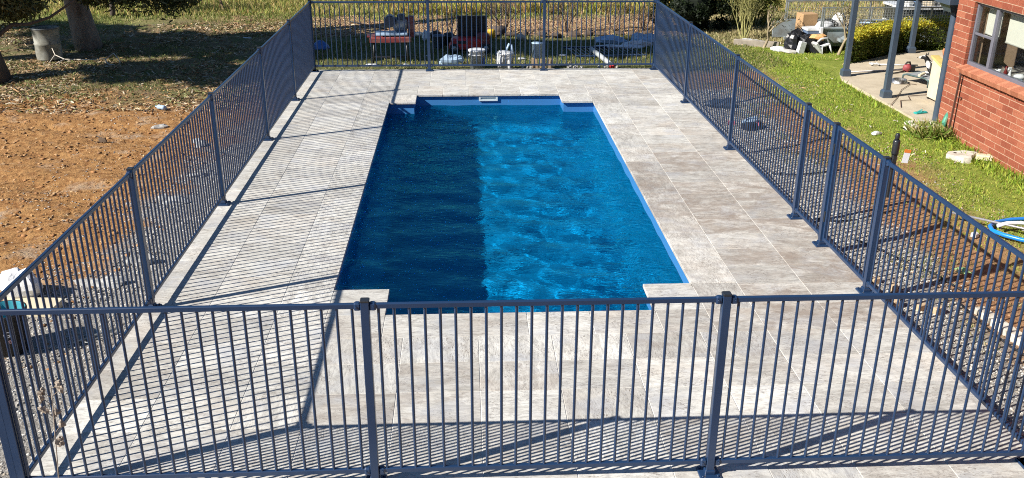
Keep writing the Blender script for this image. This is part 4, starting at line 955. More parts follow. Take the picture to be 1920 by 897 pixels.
# ------------------------------------------------------------------ loose things
G0 = lambda x, y: float(hgt(np.array([x]), np.array([y]))[0])
M_STEEL = mat('galvanised steel', (.36, .40, .42), .45, .6, var=.22, scale=7, dirt=(.22, .20, .17))
M_GALV = mat('dull galvanised sheet', (.30, .35, .37), .55, .3, var=.2, scale=4, dirt=(.18, .17, .15))
M_BLK = mat('black plastic', (.018, .018, .02), .45, var=.3, scale=12); M_RUB = mat('tyre rubber', (.025, .025, .026), .85, var=.2)
M_WHT = mat('white plastic', (.66, .68, .70), .4, var=.08, scale=6, dirt=(.40, .38, .35)); M_CARD = mat('brown cardboard', (.42, .26, .13), .85, var=.15, scale=5)
M_RED = mat('red paint', (.62, .03, .022), .4, var=.25, scale=8, dirt=(.12, .03, .02)); M_DRED = mat('dusty maroon paint', (.20, .03, .03), .55, var=.3, scale=8, dirt=(.22, .15, .12))
M_BLUE = mat('bright blue hose plastic', (.01, .20, .62), .35, var=.1); M_YEL = mat('yellow plastic', (.65, .38, .02), .5, var=.15)
M_WOOD = mat('raw timber', (.50, .37, .23), .8, var=.25, scale=12, sc3=(1, 6, 1)); M_STONE = mat('pale rough stone', (.42, .38, .33), .9, var=.3, scale=12, bmp=.5)
M_SOILD = mat('soil crusted stone', (.085, .06, .04), .95, var=.5, scale=14, bmp=.6)
M_CEM = mat('spilled cement', (.36, .35, .33), .95, var=.45, scale=22, bmp=.9); M_PALE = mat('pale blue plastic', (.34, .46, .60), .45, var=.12, scale=8)
M_WIRE = mat('zinc wire', (.40, .42, .42), .5, .4, var=.1); M_CREAM = mat('cream painted board', (.62, .54, .38), .6, var=.1, scale=5)
M_CONW = mat('whitish concrete', (.56, .53, .46), .9, var=.2, scale=12, bmp=.5, dirt=(.35, .3, .22))
def T_(name, label, cat, x, y, z=None, rz=0, group=None, rot=None): return thing(name, label, cat, (x, y, G0(x, y) if z is None else z), rz, group, rot)
def single(name, label, cat, mb, m, x, y, z=None, rz=0, group=None, rot=None):
    o = obj(name, mb, m, None, (x, y, G0(x, y) if z is None else z), rot if rot else (0, 0, rz)); return tag(o, label, cat, group)
def letters(txt, size, m, parent, loc, rot, name='lettering'):
    cu = bpy.data.curves.new(name, 'FONT'); cu.body = txt; cu.size = size; cu.extrude = .0006; cu.align_x = 'CENTER'
    tmp = bpy.data.objects.new('tmp', cu); COL.objects.link(tmp); dg = bpy.context.evaluated_depsgraph_get(); me = bpy.data.meshes.new_from_object(tmp.evaluated_get(dg)); bpy.data.objects.remove(tmp)
    me.materials.clear(); me.materials.append(m); o = bpy.data.objects.new(name, me); COL.objects.link(o); o.parent = parent; o.location = loc; o.rotation_euler = rot; return o
dead_weed('tall dead thistle stalk with seed heads in front of the near left fence corner', (.50, 1.28, -.1), 1.20, .10, 0.0, 3, 9)
dead_weed('shorter dead thistle stalk cut by the lower left corner', (.16, 1.30, -.1), .72, .02, .0, 6, 7)

def wheel(parent, x, y, z, r, w, along='x'):
    mb = MB(); R_ = Matrix.Translation((x, y, z)) @ Matrix.Rotation(PI / 2, 4, 'X')
    mb.lathe([(r * .62, -w / 2), (r * .93, -w / 2), (r, -w / 3), (r, w / 3), (r * .93, w / 2), (r * .62, w / 2)], 24, M=R_); t = obj('tyre', mb, M_RUB, parent)
    mb = MB(); mb.lathe([(0, -w * .3), (r * .25, -w * .32), (r * .55, -w * .15), (r * .63, -w * .45), (r * .63, w * .45), (0, w * .4)], 20, M=R_); obj('rim', mb, M_STEEL, t)
def trailer():
    t = T_('cage_trailer', 'galvanised cage trailer loaded with boxes and rubbish behind the rose bushes', 'trailer', 9.62, 15.98, -.08); Lx, Ly = 3.5, 1.0; x0 = .42
    mb = MB(); mb.cbox(((x0 + Lx) / 2, .02, .36), (Lx - x0, .035, .30), .006); mb.cbox(((x0 + Lx) / 2, 0, .505), (Lx - x0, .06, .035), .006); obj('side_panel', mb, M_GALV, t)
    mb = MB(); mb.cbox((Lx / 2, Ly, .36), (Lx, .035, .30), .006); mb.cbox((Lx / 2, Ly, .505), (Lx, .06, .035), .006); obj('side_panel', mb, M_GALV, t)
    mb = MB(); mb.cbox((Lx / 2 + .1, Ly / 2, .20), (Lx - .2, Ly - .04, .03), .004); mb.cbox((Lx / 2, .1, .15), (Lx, .05, .06), .006); mb.cbox((Lx / 2, Ly - .1, .15), (Lx, .05, .06), .006); obj('chassis', mb, M_GALV, t)
    mb = MB(); mb.cbox((Lx, Ly / 2, .36), (.035, Ly, .30), .006); obj('end_panel', mb, M_GALV, t)
    tg = MB(); tg.cbox((.06, Ly - .05, .33), (.62, .025, .34), .005, R=Matrix.Rotation(-.12, 3, 'X')); obj('tailgate', tg, M_GALV, t)
    for yy, xa, nm in ((0, x0, 'near'), (Ly, .0, 'far')):
        fr = MB(); fr.cbox(((xa + Lx) / 2, yy, .915), (Lx - xa, .028, .028), .004)
        xs = [xa + .02, xa + .06, (xa + Lx) / 2 - .5, (xa + Lx) / 2 + .1, (xa + Lx) / 2 + .75, Lx - .02]
        for x in xs: fr.cbox((x, yy, .71), (.028, .028, .38), .004)
        cf = obj('cage_frame', fr, M_STEEL, t); ms = MB(); x = xa
        while x < Lx:
            ms.box((x, yy + .002, .71), (.004, .004, .38)); x += .055
        for k in range(7): ms.box(((xa + Lx) / 2, yy - .002, .545 + k * .056), (Lx - xa, .004, .004))
        obj('wire_mesh', ms, M_WIRE, cf)
    fr = MB(); fr.cbox((Lx, Ly / 2, .915), (.028, Ly - .03, .028), .004); obj('cage_frame', fr, M_STEEL, t)
    for yy in (-.10, Ly + .10):
        w = MB(); wh = obj('axle_stub', MB().tube([(1.18, yy * .9, .19), (1.18, yy, .19)], .03, 8), M_STEEL, t); wheel(wh, 1.18, yy, .19, .20, .13)
        s = -1 if yy < 0 else 1; mg = MB(); c = yy + s * .02
        mg.cbox((1.18, c, .405), (.30, .22, .012), .003); mg.box((.95, c, .355), (.22, .22, .012), R=Matrix.Rotation(-.55, 3, 'Y')); mg.box((1.41, c, .355), (.22, .22, .012), R=Matrix.Rotation(.55, 3, 'Y')); mg.box((1.18, c + s * .108, .365), (.62, .008, .07)); mg.box((.82, c, .285), (.05, .22, .06)); obj('mudguard', mg, M_GALV, t)
    lt = MB(); lt.cbox((x0 + .03, -.02, .40), (.07, .05, .26), .01); obj('tail_light_bracket', lt, M_WHT, t)
    zt = .215 - .08
    mb = MB(); mb.cbox((0, 0, .20), (.34, .30, .40), .008); b = single('cardboard_box', 'tall brown cardboard box standing in the cage trailer', 'box', mb, M_CARD, 9.98, 16.62, zt + .10, .15)
    mb = MB(); mb.blob((0, 0, .14), (.24, .22, .34), 3, .25, 12, 9, smooth=True); single('plastic_sack', 'bulging white plastic sack in the middle of the trailer', 'bag', mb, M_WHT, 10.60, 16.45, zt + .22)
    for (x, y, s, l) in ((10.40, 16.40, .15, 'small black slatted crate left of the white sack in the trailer'), (10.92, 16.40, .13, 'small black slatted crate right of the white sack in the trailer')):
        c = T_('slatted_crate', l, 'crate', x, y, zt + .24); mb = MB()
        for k in range(4):
            for sx in (-1, 1): mb.box((sx * s / 2, 0, .02 + k * .04), (.008, s, .018)); mb.box((0, sx * s / 2, .02 + k * .04), (s, .008, .018))
        for sx in (-1, 1):
            for sy in (-1, 1): mb.box((sx * s / 2, sy * s / 2, .075), (.014, .014, .16))
        mb.box((0, 0, .005), (s, s, .01)); obj('crate_frame', mb, M_BLK, c)
    mb = MB(); mb.lathe([(0, 0), (.10, 0), (.13, .10), (.14, .10), (.14, .115), (.12, .11), (.09, .015), (0, .015)], 18, ell=.7); single('tub', 'shallow pale blue tub near the right end of the trailer load', 'tub', mb, M_PALE, 11.12, 16.30, zt + .24)
    mb = MB(); mb.blob((0, 0, .06), (.34, .3, .16), 31, .3, 10, 7, smooth=True); single('cloth_bundle', 'crumpled white cloth heaped in the trailer below the left black crate', 'bundle', mb, M_WHT, 10.27, 16.35, zt + .24)
    mb = MB(); mb.cbox((0, 0, .14), (1.5, .7, .28), .05); o = single('load_of_offcuts', 'low grey load of offcuts covering the trailer floor', 'rubbish', mb, mat('mixed grey rubble', (.20, .19, .17), .95, var=.6, scale=16, bmp=.8), 10.65, 16.5, zt - .02)
    # rubbish in front of the open end
    mb = MB(); mb.cbox((0, 0, 0), (.52, .34, .03), .004); mb.box((0, 0, .022), (.50, .32, .012)); single('foam_board', 'dark edged board with a white top laid across the end of the trailer', 'board', mb, [M_WHT], 10.05, 16.18, .38, .02)
    mb = MB(); mb.cbox((0, 0, 0), (.51, .33, .05), .004); single('blue_board', 'slate blue board under the white topped board', 'board', mb, mat('slate blue board', (.12, .17, .26), .6), 10.06, 16.18, .33, .02)
    mb = MB(); mb.blob((0, 0, .05), (.36, .26, .13), 8, .35, 10, 6); single('orange_sheet', 'folded orange brown sheet on top of the black bags by the trailer', 'sheet', mb, mat('orange brown card', (.62, .34, .14), .8), 10.0, 15.92, .20, .3)
    for i, (x, y, z, d, l) in enumerate(((9.62, 16.1, -.08, (.42, .4, .40), 'slumped shiny black rubbish bag left of the white box'), (9.93, 15.95, -.10, (.50, .4, .42), 'large torn black rubbish bag under the orange sheet'), (9.75, 16.3, .05, (.4, .3, .32), 'black rubbish bag at the back of the heap by the tailgate'))):
        mb = MB(); mb.blob((0, 0, d[2] * .42), d, 20 + i, .5, 14, 10); single('rubbish_bag', l, 'bag', mb, mat('black bin bag', (.012, .012, .014), .28, var=.4, scale=18, bmp=.6), x, y, z)
    mb = MB(); mb.cbox((0, 0, .12), (.14, .10, .25), .01); single('white_carton', 'upright white carton leaning on the black rubbish bags', 'box', mb, M_WHT, 9.62, 15.82, -.06, 0, rot=(0, .22, .2))
    mb = MB(); mb.blob((0, 0, .03), (.34, .28, .12), 44, .4, 9, 5); single('white_sheet', 'crumpled white sheet at the left foot of the rubbish heap', 'sheet', mb, M_WHT, 9.28, 16.15, -.06, .4)
    mb = MB(); mb.blob((0, 0, .03), (.36, .22, .08), 45, .4, 9, 5); single('grey_sheet', 'crumpled grey cloth in front of the white sheet by the heap', 'cloth', mb, mat('grey cloth', (.42, .40, .37), .9), 9.42, 15.9, -.06, -.5)
    c = T_('plastic_chair', 'broken white plastic chair on its side against the trailer corner', 'chair', 10.13, 15.80, -.08, .2, rot=(0, -.25, .2)); mb = MB()
    mb.tube([(-.12, 0, .30), (-.02, 0, .34), (.10, 0, .32), (.14, 0, .2)], .02, 7); mb.cbox((.02, .0, .20), (.20, .16, .03), .008); obj('seat', mb, M_WHT, c)
    for x, y in ((-.10, -.08), (.12, -.08), (-.10, .08), (.12, .08)): obj('leg', MB().tube([(x * .8, y, .19), (x, y * 1.3, 0)], [.02, .014], 6), M_WHT, c)
    mb = MB(); mb.cbox((0, 0, .0), (.06, .20, .24), .01); obj('backrest', mb, M_WHT, c, (-.14, 0, .2), (0, -.4, 0))
    sl = MB(); sl.cbox((0, 0, 0), (.95, .10, .16), .01); single('timber_sleeper', 'weathered grey sleeper lying on the lawn edge left of the rubbish heap', 'sleeper', sl, mat('weathered sleeper', (.30, .26, .21), .9, var=.3, scale=8), 8.98, 16.7, -.03, -.42)
    rg = MB(); rg.blob((0, 0, .03), (.28, .24, .08), 60, .3, 12, 5); rg.blob((.22, -.05, .02), (.34, .22, .06), 61, .3, 12, 5); single('white_rag', 'white rag wrapped round the foot of the bushy rose', 'rag', rg, M_WHT, 8.93, 17.25)
trailer()
def box_vehicle():
    t = T_('box_trailer', 'white box trailer with a dark side panel and a caged load behind the golden hedge', 'trailer', 12.62, 17.9, -.12); Lx = 2.6
    mb = MB(); mb.cbox((Lx / 2, .5, .22), (Lx, 1.0, .18), .02); obj('lower_body', mb, mat('off white body paint', (.62, .62, .58), .4, var=.06, coat=.3), t)
    mb = MB(); mb.cbox((Lx / 2, .5, .46), (Lx - .02, .97, .32), .02); d = obj('side_panel', mb, mat('black gloss panel', (.016, .02, .022), .18, var=.4, scale=2, coat=.4), t)
    for x in (.62, 1.02):  # white reflections in the gloss panel, put in as solid white plates
        mb = MB(); mb.cbox((x, .009, .36), (.15, .02, .07), .006, R=None); obj('painted_reflection', mb, M_WHT, d); mb = MB(); mb.box((x + .11, .010, .36), (.012, .015, .07)); obj('painted_reflection_strip', mb, M_WHT, d)
    mb = MB(); mb.cbox((Lx / 2, .5, .645), (Lx + .04, 1.04, .045), .01); obj('rim', mb, M_WHT, t)
    mb = MB()
    for x in [k * .09 for k in range(30)]: mb.box((x, .03, .85), (.007, .007, .36))
    for k in range(5): mb.box((Lx / 2, .03, .70 + k * .08), (Lx, .007, .007))
    obj('cage_mesh', mb, M_WIRE, t)
    for yy in (-.03, 1.03): wh = obj('axle_stub', MB().tube([(1.6, yy * .9, .14), (1.6, yy, .14)], .03, 8), M_STEEL, t); wheel(wh, 1.6, yy, .14, .2, .12)
    rnd = random.Random(3)
    for i in range(7):
        mb = MB(); mb.blob((0, 0, .08), (.3, .25, .22), 80 + i, .4, 9, 6); names = ['pale sack', 'blue tarp roll', 'cream bundle', 'grey sack', 'white parcel', 'brown sack', 'blue sack']
        cl = [(.6, .6, .58), (.15, .28, .5), (.5, .42, .3), (.3, .3, .3), (.7, .7, .7), (.3, .2, .12), (.2, .32, .5)][i]
        single('bundle', f'{names[i]} in the load of the white box trailer, number {["first","second","third","fourth","fifth","sixth","seventh"][i]} from the left'.replace('number ', ''), 'bundle', mb, mat(names[i], cl, .7), 12.85 + i * .26, 18.25 + .1 * (i % 2), .52)
box_vehicle()

# back yard beyond the far fence
def yard():
    t = T_('tile_saw', 'wet tile saw with a maroon tray on black legs beyond the far fence', 'tile saw', 1.32, 15.45, -.10, .06)
    mb = MB(); mb.cbox((0, 0, .46), (.80, .46, .10), .02); mb.box((-.30, 0, .52), (.30, .40, .02)); obj('water_tray', mb, M_DRED, t)
    mb = MB(); mb.cbox((.02, 0, .555), (.62, .40, .03), .008); obj('cutting_table', mb, M_PALE, t)
    mb = MB(); mb.cbox((.40, .12, .66), (.12, .16, .40), .01); mb.cbox((.17, .12, .80), (.56, .09, .07), .01); obj('arm', mb, M_DRED, t)
    mb = MB(); mb.tube([(.0, -.14, .79), (.0, .20, .79)], .10, 16); mb.cbox((.22, .05, .86), (.16, .14, .10), .02); obj('motor', mb, mat('grey motor casing', (.035, .05, .08), .4), t)
    mb = MB(); R_ = Matrix.Translation((.2, .06, .70)) @ Matrix.Rotation(PI / 2, 4, 'X'); mb.lathe([(0, -.002), (.16, -.002), (.16, .002), (0, .002)], 28, M=R_); obj('blade', mb, M_STEEL, t)
    mb = MB(); mb.tube([(-.75, -.1, .80), (-.05, -.02, .62)], .014, 7); obj('rip_guide', mb, M_BLK, t)
    for x in (-.32, .30):
        for y in (-.18, .18): obj('leg', MB().tube([(x, y, .42), (x * 1.1, y * 1.2, 0)], .018, 7), M_BLK, t)
    mb = MB(); mb.cbox((0, -.05, .10), (.7, .03, .03), .004); obj('stretcher', mb, M_BLK, t)
    mb = MB(); mb.lathe([(0, .19), (.06, .18), (.16, .10), (.20, .03), (.20, 0), (0, 0)], 22, ell=.7); single('wheelbarrow_tub', 'upturned blue tub on the shaded grass by the far left fence corner', 'tub', mb, mat('dark blue plastic', (.04, .13, .38), .45), -.25, 16.75, None, 0)  # tub has a dark blue base colour
    # mower
    t = T_('lawn_mower', 'red ride-along lawn mower with black wheels on the shaded grass', 'mower', 2.88, 16.45, -.10, 0)
    mb = MB(); mb.cbox((-.08, 0, .19), (.64, .40, .20), .05); mb.cbox((-.16, 0, .12), (.56, .46, .08), .03); obj('deck', mb, M_RED, t)
    mb = MB(); mb.cbox((.26, 0, .27), (.28, .30, .22), .05); obj('engine_cover', mb, M_DRED, t)
    mb = MB(); mb.cbox((-.18, -.20, .22), (.18, .02, .06), .008); obj('front_grille', mb, M_BLK, t)
    for x in (-.33, .32):
        for y in (-.24, .24): obj('axle', MB().tube([(x, y * .8, .10), (x, y, .10)], .015, 6), M_BLK, t); wheel(t.children[-1], x, y, .10, .10, .06)
    c = T_('plastic_crate', 'black slatted crate standing on end on the red mower', 'crate', 2.93, 16.62, .17); s = .64; hh = .43
    mb = MB(); mb.box((0, .0, hh / 2), (s - .03, .012, hh - .03)); obj('panel', mb, M_BLK, c)
    for k in range(9): sl_ = MB(); sl_.cbox((-s / 2 + .035 + k * (s - .07) / 8, -.02, hh / 2), (.036, .022, hh), .005); obj('slat', sl_, M_BLK, c)
    fr = MB(); fr.cbox((0, -.03, hh - .01), (s, .06, .03), .006); fr.cbox((0, -.03, .01), (s, .06, .03), .006); fr.cbox((0, -.036, hh * .5), (s, .02, .02), .004); obj('rim', fr, M_BLK, c)
    mb = MB(); mb.lathe([(0, .2), (.06, .2), (.085, .16), (.09, 0), (0, 0)], 14); single('yellow_can', 'yellow fuel can beside the black crate', 'can', mb, M_YEL, 3.36, 17.9)
    lg = MB(); lg.tube([(-.16, 0, .11), (.16, .02, .12)], [.10, .11], 12); single('log', 'short brown log at the foot of the leafless shrub', 'log', lg, M_DBARK, 3.52, 18.2)
    mb = MB(); mb.lathe([(0, 0), (.11, 0), (.125, .26), (.135, .26), (.135, .28), (.11, .27), (.10, .02), (0, .02)], 16); single('grey_tub', 'dark grey tub on the shaded grass left of the red mower', 'tub', mb, mat('dark slate plastic', (.10, .14, .19), .5), 2.22, 16.75)
    mb = MB(); mb.lathe([(0, 0), (.10, 0), (.115, .22), (.12, .22), (.12, .24), (.10, .235), (.09, .02), (0, .02)], 16); single('black_tub', 'black tub leaning behind the grey tub', 'tub', mb, M_BLK, 2.40, 17.1, None, 0, None, (.2, .15, 0))
    # buckets close to the deck
    def bucket(label, x, y, m, r, h, lip=.012, rot=None):
        b_ = T_('bucket', label, 'bucket', x, y, -.12, 0, None, rot); mb = MB(); mb.lathe([(0, 0), (r * .86, 0), (r, h), (r + lip, h), (r + lip, h + .02), (r - .006, h + .02), (r * .83, .02), (0, .02)], 22); mb.lathe([(r + .001, h * .82), (r + lip * .8, h * .83), (r + lip * .8, h * .86), (r, h * .87)], 22); obj('pail', mb, m, b_)
        hd = MB(); hd.tube([(math.cos(a) * (r + lip), -.02 - math.sin(a) * (r * .6), h * .88 - math.sin(a) * r * .75) for a in [k * PI / 10 for k in range(11)]], .004, 5); obj('handle', hd, M_WIRE, b_); return b_
    b1 = bucket('white lidded pail with a blue print standing behind the middle of the far fence', 2.99, 14.72, M_WHT, .145, .345)
    mb = MB(); mb.lathe([(.15, .355), (.165, .36), (.165, .385), (.15, .39), (0, .385)], 22); obj('lid', mb, M_WHT, b1)
    mb = MB(); mb.box((.135, -.062, .17), (.004, .09, .14), R=Matrix.Rotation(-.42, 3, 'Z')); obj('blue_print', mb, mat('blue label print', (.02, .10, .42), .5), b1)
    b2 = bucket('white pail daubed with render and a rag over its rim behind the far fence', 3.52, 14.56, M_WHT, .16, .33)
    mb = MB(); mb.blob((0, 0, .34), (.34, .34, .10), 71, .25, 14, 6, smooth=True); mb.blob((-.10, -.12, .24), (.12, .08, .26), 72, .4, 8, 7); mb.blob((.08, -.14, .18), (.08, .06, .36), 73, .4, 8, 7); obj('render_splash', mb, mat('wet white render', (.74, .74, .72), .5, var=.06), b2)
    mb = MB(); mb.tube([(.02, .08, .36), (.08, .10, .50), (.13, .10, .48), (.15, .08, .34)], [.02, .022, .02, .018], 7); obj('trowel_handle', mb, M_PALE, b2)
    mb = MB(); mb.blob((0, 0, .10), (.40, .22, .24), 91, .45, 11, 8); single('plastic_bag', 'translucent pale blue plastic bag slumped left of the lidded pail', 'bag', mb, M_PALE, 2.50, 15.1, -.14, .2)
    wd = T_('timber_offcuts', 'upright bundle of sawn timber offcuts behind the right post of the far fence', 'timber', 4.19, 14.62, -.12); rnd = random.Random(5)
    for k in range(8): mb = MB(); mb.cbox((0, 0, .115), (.045, .05, .23 + rnd.uniform(-.02, .03)), .003); obj('offcut', mb, M_WOOD, wd, (-.16 + .052 * k, rnd.uniform(-.06, .04), 0), (rnd.uniform(-.05, .05), rnd.uniform(-.12, .12), 0))
    mb = MB(); mb.lathe([(0, 0), (.095, 0), (.10, .26), (.105, .26), (.105, .275), (0, .275)], 20); single('blue_grey_canister', 'smooth blue grey canister standing on the timber offcuts', 'canister', mb, M_PALE, 4.13, 14.66, .125)
    for i, (x, l) in enumerate(((3.98, 'broken pale cobble left of the timber offcuts'), (4.82, 'row of pale broken pavers against the back of the deck'), (5.46, 'white and red broken pavers below the grey pipe'))):
        t = T_('broken_pavers', l, 'pavers', x, 14.55, -.14); rnd = random.Random(i)
        for k in range((3, 5, 6)[i]): mb = MB(); mb.cbox((0, 0, .06), (.05, .07, .12), .01); obj('paver', mb, M_RED if (i == 2 and k in (3, 4)) else M_CONW, t, (-.12 + .062 * k, rnd.uniform(-.03, .03), 0), (rnd.uniform(-.2, .2), rnd.uniform(-.3, .3), rnd.uniform(-.3, .3)))
    mb = MB(); mb.tube([(0, 0, .06), (-.12, .65, .10), (-.22, 1.2, .12)], .048, 14); single('plastic_pipe', 'thick grey plastic pipe lying across the spare fence panel', 'pipe', mb, mat('grey pvc pipe', (.36, .38, .38), .5, var=.15), 5.56, 14.78)
    # spare fence panel lying on the grass
    p = T_('spare_fence_panel', 'unused picket fence panel lying flat on the grass beyond the far fence', 'fence panel', 5.0, 15.5, -.03, .16, None, (0, .02, .16)); 
    for yy in (0, .95): mb = MB(); mb.cbox((.72, yy, 0), (1.50, .03, .03), .004); obj('rail', mb, M_FENCE, p)
    pk = MB(); pk.tube([(0, .0, 0), (.0, .95, 0)], .008, 6); pm = pk.mesh('picket', M_FENCE)
    for k in range(17): obj('picket', pm, None, p, (.02 + k * .0875, 0, 0))
    for i, (x, y, d, l) in enumerate(((6.05, 16.65, (.95, .32, .10), 'long white plastic sheet nearest the spare fence panel'), (5.95, 17.25, (.8, .4, .20), 'rumpled pale blue plastic sheet lying left of the far right corner'), (6.65, 17.15, (.55, .4, .26), 'bunched blue plastic wrap against the far right fence corner'), (6.45, 16.85, (.5, .25, .16), 'white foam wrap piled beside the blue plastic'))):
        mb = MB(); mb.blob((0, 0, d[2] * .3), d, 100 + i, .45, 16, 8); single('plastic_sheet', l, 'plastic sheet', mb, M_WHT if i in (0, 3) else M_PALE, x, y)
    # edging stones along the back garden bed
    rnd = random.Random(21)
    for i in range(16):
        x = 1.75 + i * .345 + rnd.uniform(-.05, .05); y = 18.12 + rnd.uniform(-.08, .08); mb = MB(); mb.blob((0, 0, .05), (rnd.uniform(.16, .32), .2, rnd.uniform(.08, .18)), 200 + i, .35, 9, 6)
        lab = 'soil crusted edging stone between shaded grass and bare dirt' if i > 2 else 'pale edging stone in the row beyond the tile saw'
        lab += ', ' + ['first', 'second', 'third', 'fourth', 'fifth', 'sixth', 'seventh', 'eighth', 'ninth', 'tenth', 'eleventh', 'twelfth', 'thirteenth', 'fourteenth', 'fifteenth', 'last'][i] + ' from the left'
        single('edging_stone', lab, 'stone', mb, M_SOILD if i > 2 else M_CONW, x, y, None, 0, 'edging stones along the garden bed')
    mb = MB(); mb.blob((0, 0, .07), (.2, .18, .17), 230, .25, 10, 7, smooth=True); single('pale_stone', 'single rounded pale stone on the grass right of the yellow can', 'stone', mb, M_CONW, 4.0, 17.65)
    for i, (x, y, l) in enumerate(((3.9, 15.6, 'scrap of white paper on dark grass between the pail and the canister'), (4.75, 15.9, 'scrap of pale paper on dark grass right of the canister'), (4.95, 16.6, 'tiny pale scrap in the middle of the shaded grass'), (.95, 15.1, 'flattened white cardboard below the tile saw'), (2.0, 15.9, 'white scrap lying between the tile saw and the pale bag'), (1.62, 15.05, 'pale crumpled scrap under the right side of the tile saw'))):
        mb = MB(); mb.blob((0, 0, .015), (.2, .12, .035), 300 + i, .5, 7, 4); single('paper_scrap', l, 'litter', mb, M_WHT, x, y, None, i)
    pb = MB(); pb.blob((0, 0, .09), (.22, .2, .24), 310, .4, 9, 7); single('white_rubble_bag', 'small white bag on the garden edge right of the tile saw', 'bag', pb, M_WHT, 1.92, 17.75)
    pb = MB(); pb.blob((0, 0, .07), (.28, .2, .2), 311, .4, 9, 7); single('dark_rubble_bag', 'dark speckled bag beside the small white bag', 'bag', pb, M_BLK, 2.12, 17.95)
yard()

# left side
def left_side():
    mb = MB(); mb.blob((0, 0, .10), (.40, .34, .30), 400, .35, 16, 11, smooth=False); single('cement_bag', 'crumpled white cement bag on the gravel at the left edge', 'bag', mb, mat('woven white bag', (.64, .64, .64), .8, var=.12, scale=20, bmp=.7), -1.30, 4.90)
    mb = MB(); mb.cbox((0, 0, .03), (.52, .27, .06), .006); single('paving_slab', 'cream paving slab lying on the gravel in front of the cement bag', 'slab', mb, M_CREAM, -1.13, 4.62, None, -.08)
    b_ = T_('plastic_bucket', 'black bucket with a teal inside and white lettering by the near left fence', 'bucket', -.98, 3.90, -.12); r, h = .17, .36
    mb = MB(); mb.lathe([(0, 0), (r * .84, 0), (r, h), (r + .012, h), (r + .012, h + .018), (r, h + .02)], 28); obj('pail', mb, M_BLK, b_)
    mb = MB(); mb.lathe([(r, h + .018), (r - .008, h), (r * .84 - .01, .08), (0, .08)], 28); obj('inner_wall', mb, mat('teal plastic', (.04, .26, .32), .4, var=.1), b_)
    W_ = mat('white bucket print', (.75, .75, .75), .6, var=.02); Pk = mat('pink bucket print', (.62, .35, .35), .6, var=.02)
    letters('G', .075, W_, b_, (.075, -.148, .20), (PI / 2 + .07, 0, .48)); letters('se', .06, Pk, b_, (.075, -.142, .145), (PI / 2 + .07, 0, .48))
    mb = MB()
    mb.tube([(0, 0, .01), (.18, .10, .04), (.30, .22, .03)], .008, 6); mb.tube([(.05, .05, .01), (.14, .0, .02), (.30, .20, .03)], .006, 6); single('wire_offcut', 'looped offcut of pale wire on the gravel beside the black bucket', 'wire', mb, M_STEEL, -.52, 3.95, -.10)
    for i, (x, y, d, l) in enumerate(((-.70, 5.15, (.55, .30, .09), 'low heap of spilled grey cement next to the cement bag'), (-.48, 5.62, (.34, .26, .16), 'mound of grey gravelly cement behind the nearest left fence panel'), (-.72, 7.45, (.55, .3, .10), 'pale patch of dried cement by the second left fence panel'), (-.55, 8.4, (.35, .25, .08), 'small splash of dried cement farther along the left fence'), (-.95, 9.8, (.4, .3, .09), 'dried cement splash halfway along the left fence'))):
        mb = MB(); mb.blob((0, 0, .0), (d[0] * .62, d[1] * .7, d[2] * 1.1), 410 + i, .9, 18, 9, flat=-.3); single('cement_heap', l, 'cement', mb, M_CEM, x, y)
    t = T_('plastic_bottle', 'small pale crushed bottle on the orange dirt', 'bottle', -2.05, 11.70, None, 2.6); mb = MB(); R_ = Matrix.Rotation(PI / 2, 4, 'Y'); mb.lathe([(0, -.09), (.035, -.085), (.04, -.05), (.033, 0), (.04, .05), (.015, .09), (.014, .12), (0, .12)], 12, M=Matrix.Translation((0, 0, .04)) @ R_); obj('bottle_body', mb, M_PALE, t)
    mb = MB(); mb.blob((0, 0, .02), (.14, .10, .08), 430, .5, 8, 5); single('dirt_clod', 'dark clod on the orange dirt below the crushed bottle', 'clod', mb, mat('dark clod', (.10, .065, .04), .95), -2.35, 9.95)
    mb = MB(); mb.blob((0, 0, .02), (.20, .10, .08), 431, .5, 8, 5); single('pale_rock', 'pale rock on the orange dirt beside the left fence rail', 'rock', mb, M_CEM, -1.75, 10.6)
    lf = MB(); lf.blob((0, 0, .03), (.10, .06, .05), 432, .4, 7, 4); single('green_scrap', 'bright green scrap on the shaded ground left of the fence', 'litter', lf, mat('bright green plastic', (.12, .62, .06), .5), -2.42, 14.95)
    lf = MB(); lf.blob((0, 0, .03), (.22, .12, .05), 433, .4, 7, 4); single('white_litter', 'white scrap in the deep shade left of the far fence corner', 'litter', lf, M_WHT, -2.0, 17.9)
left_side()

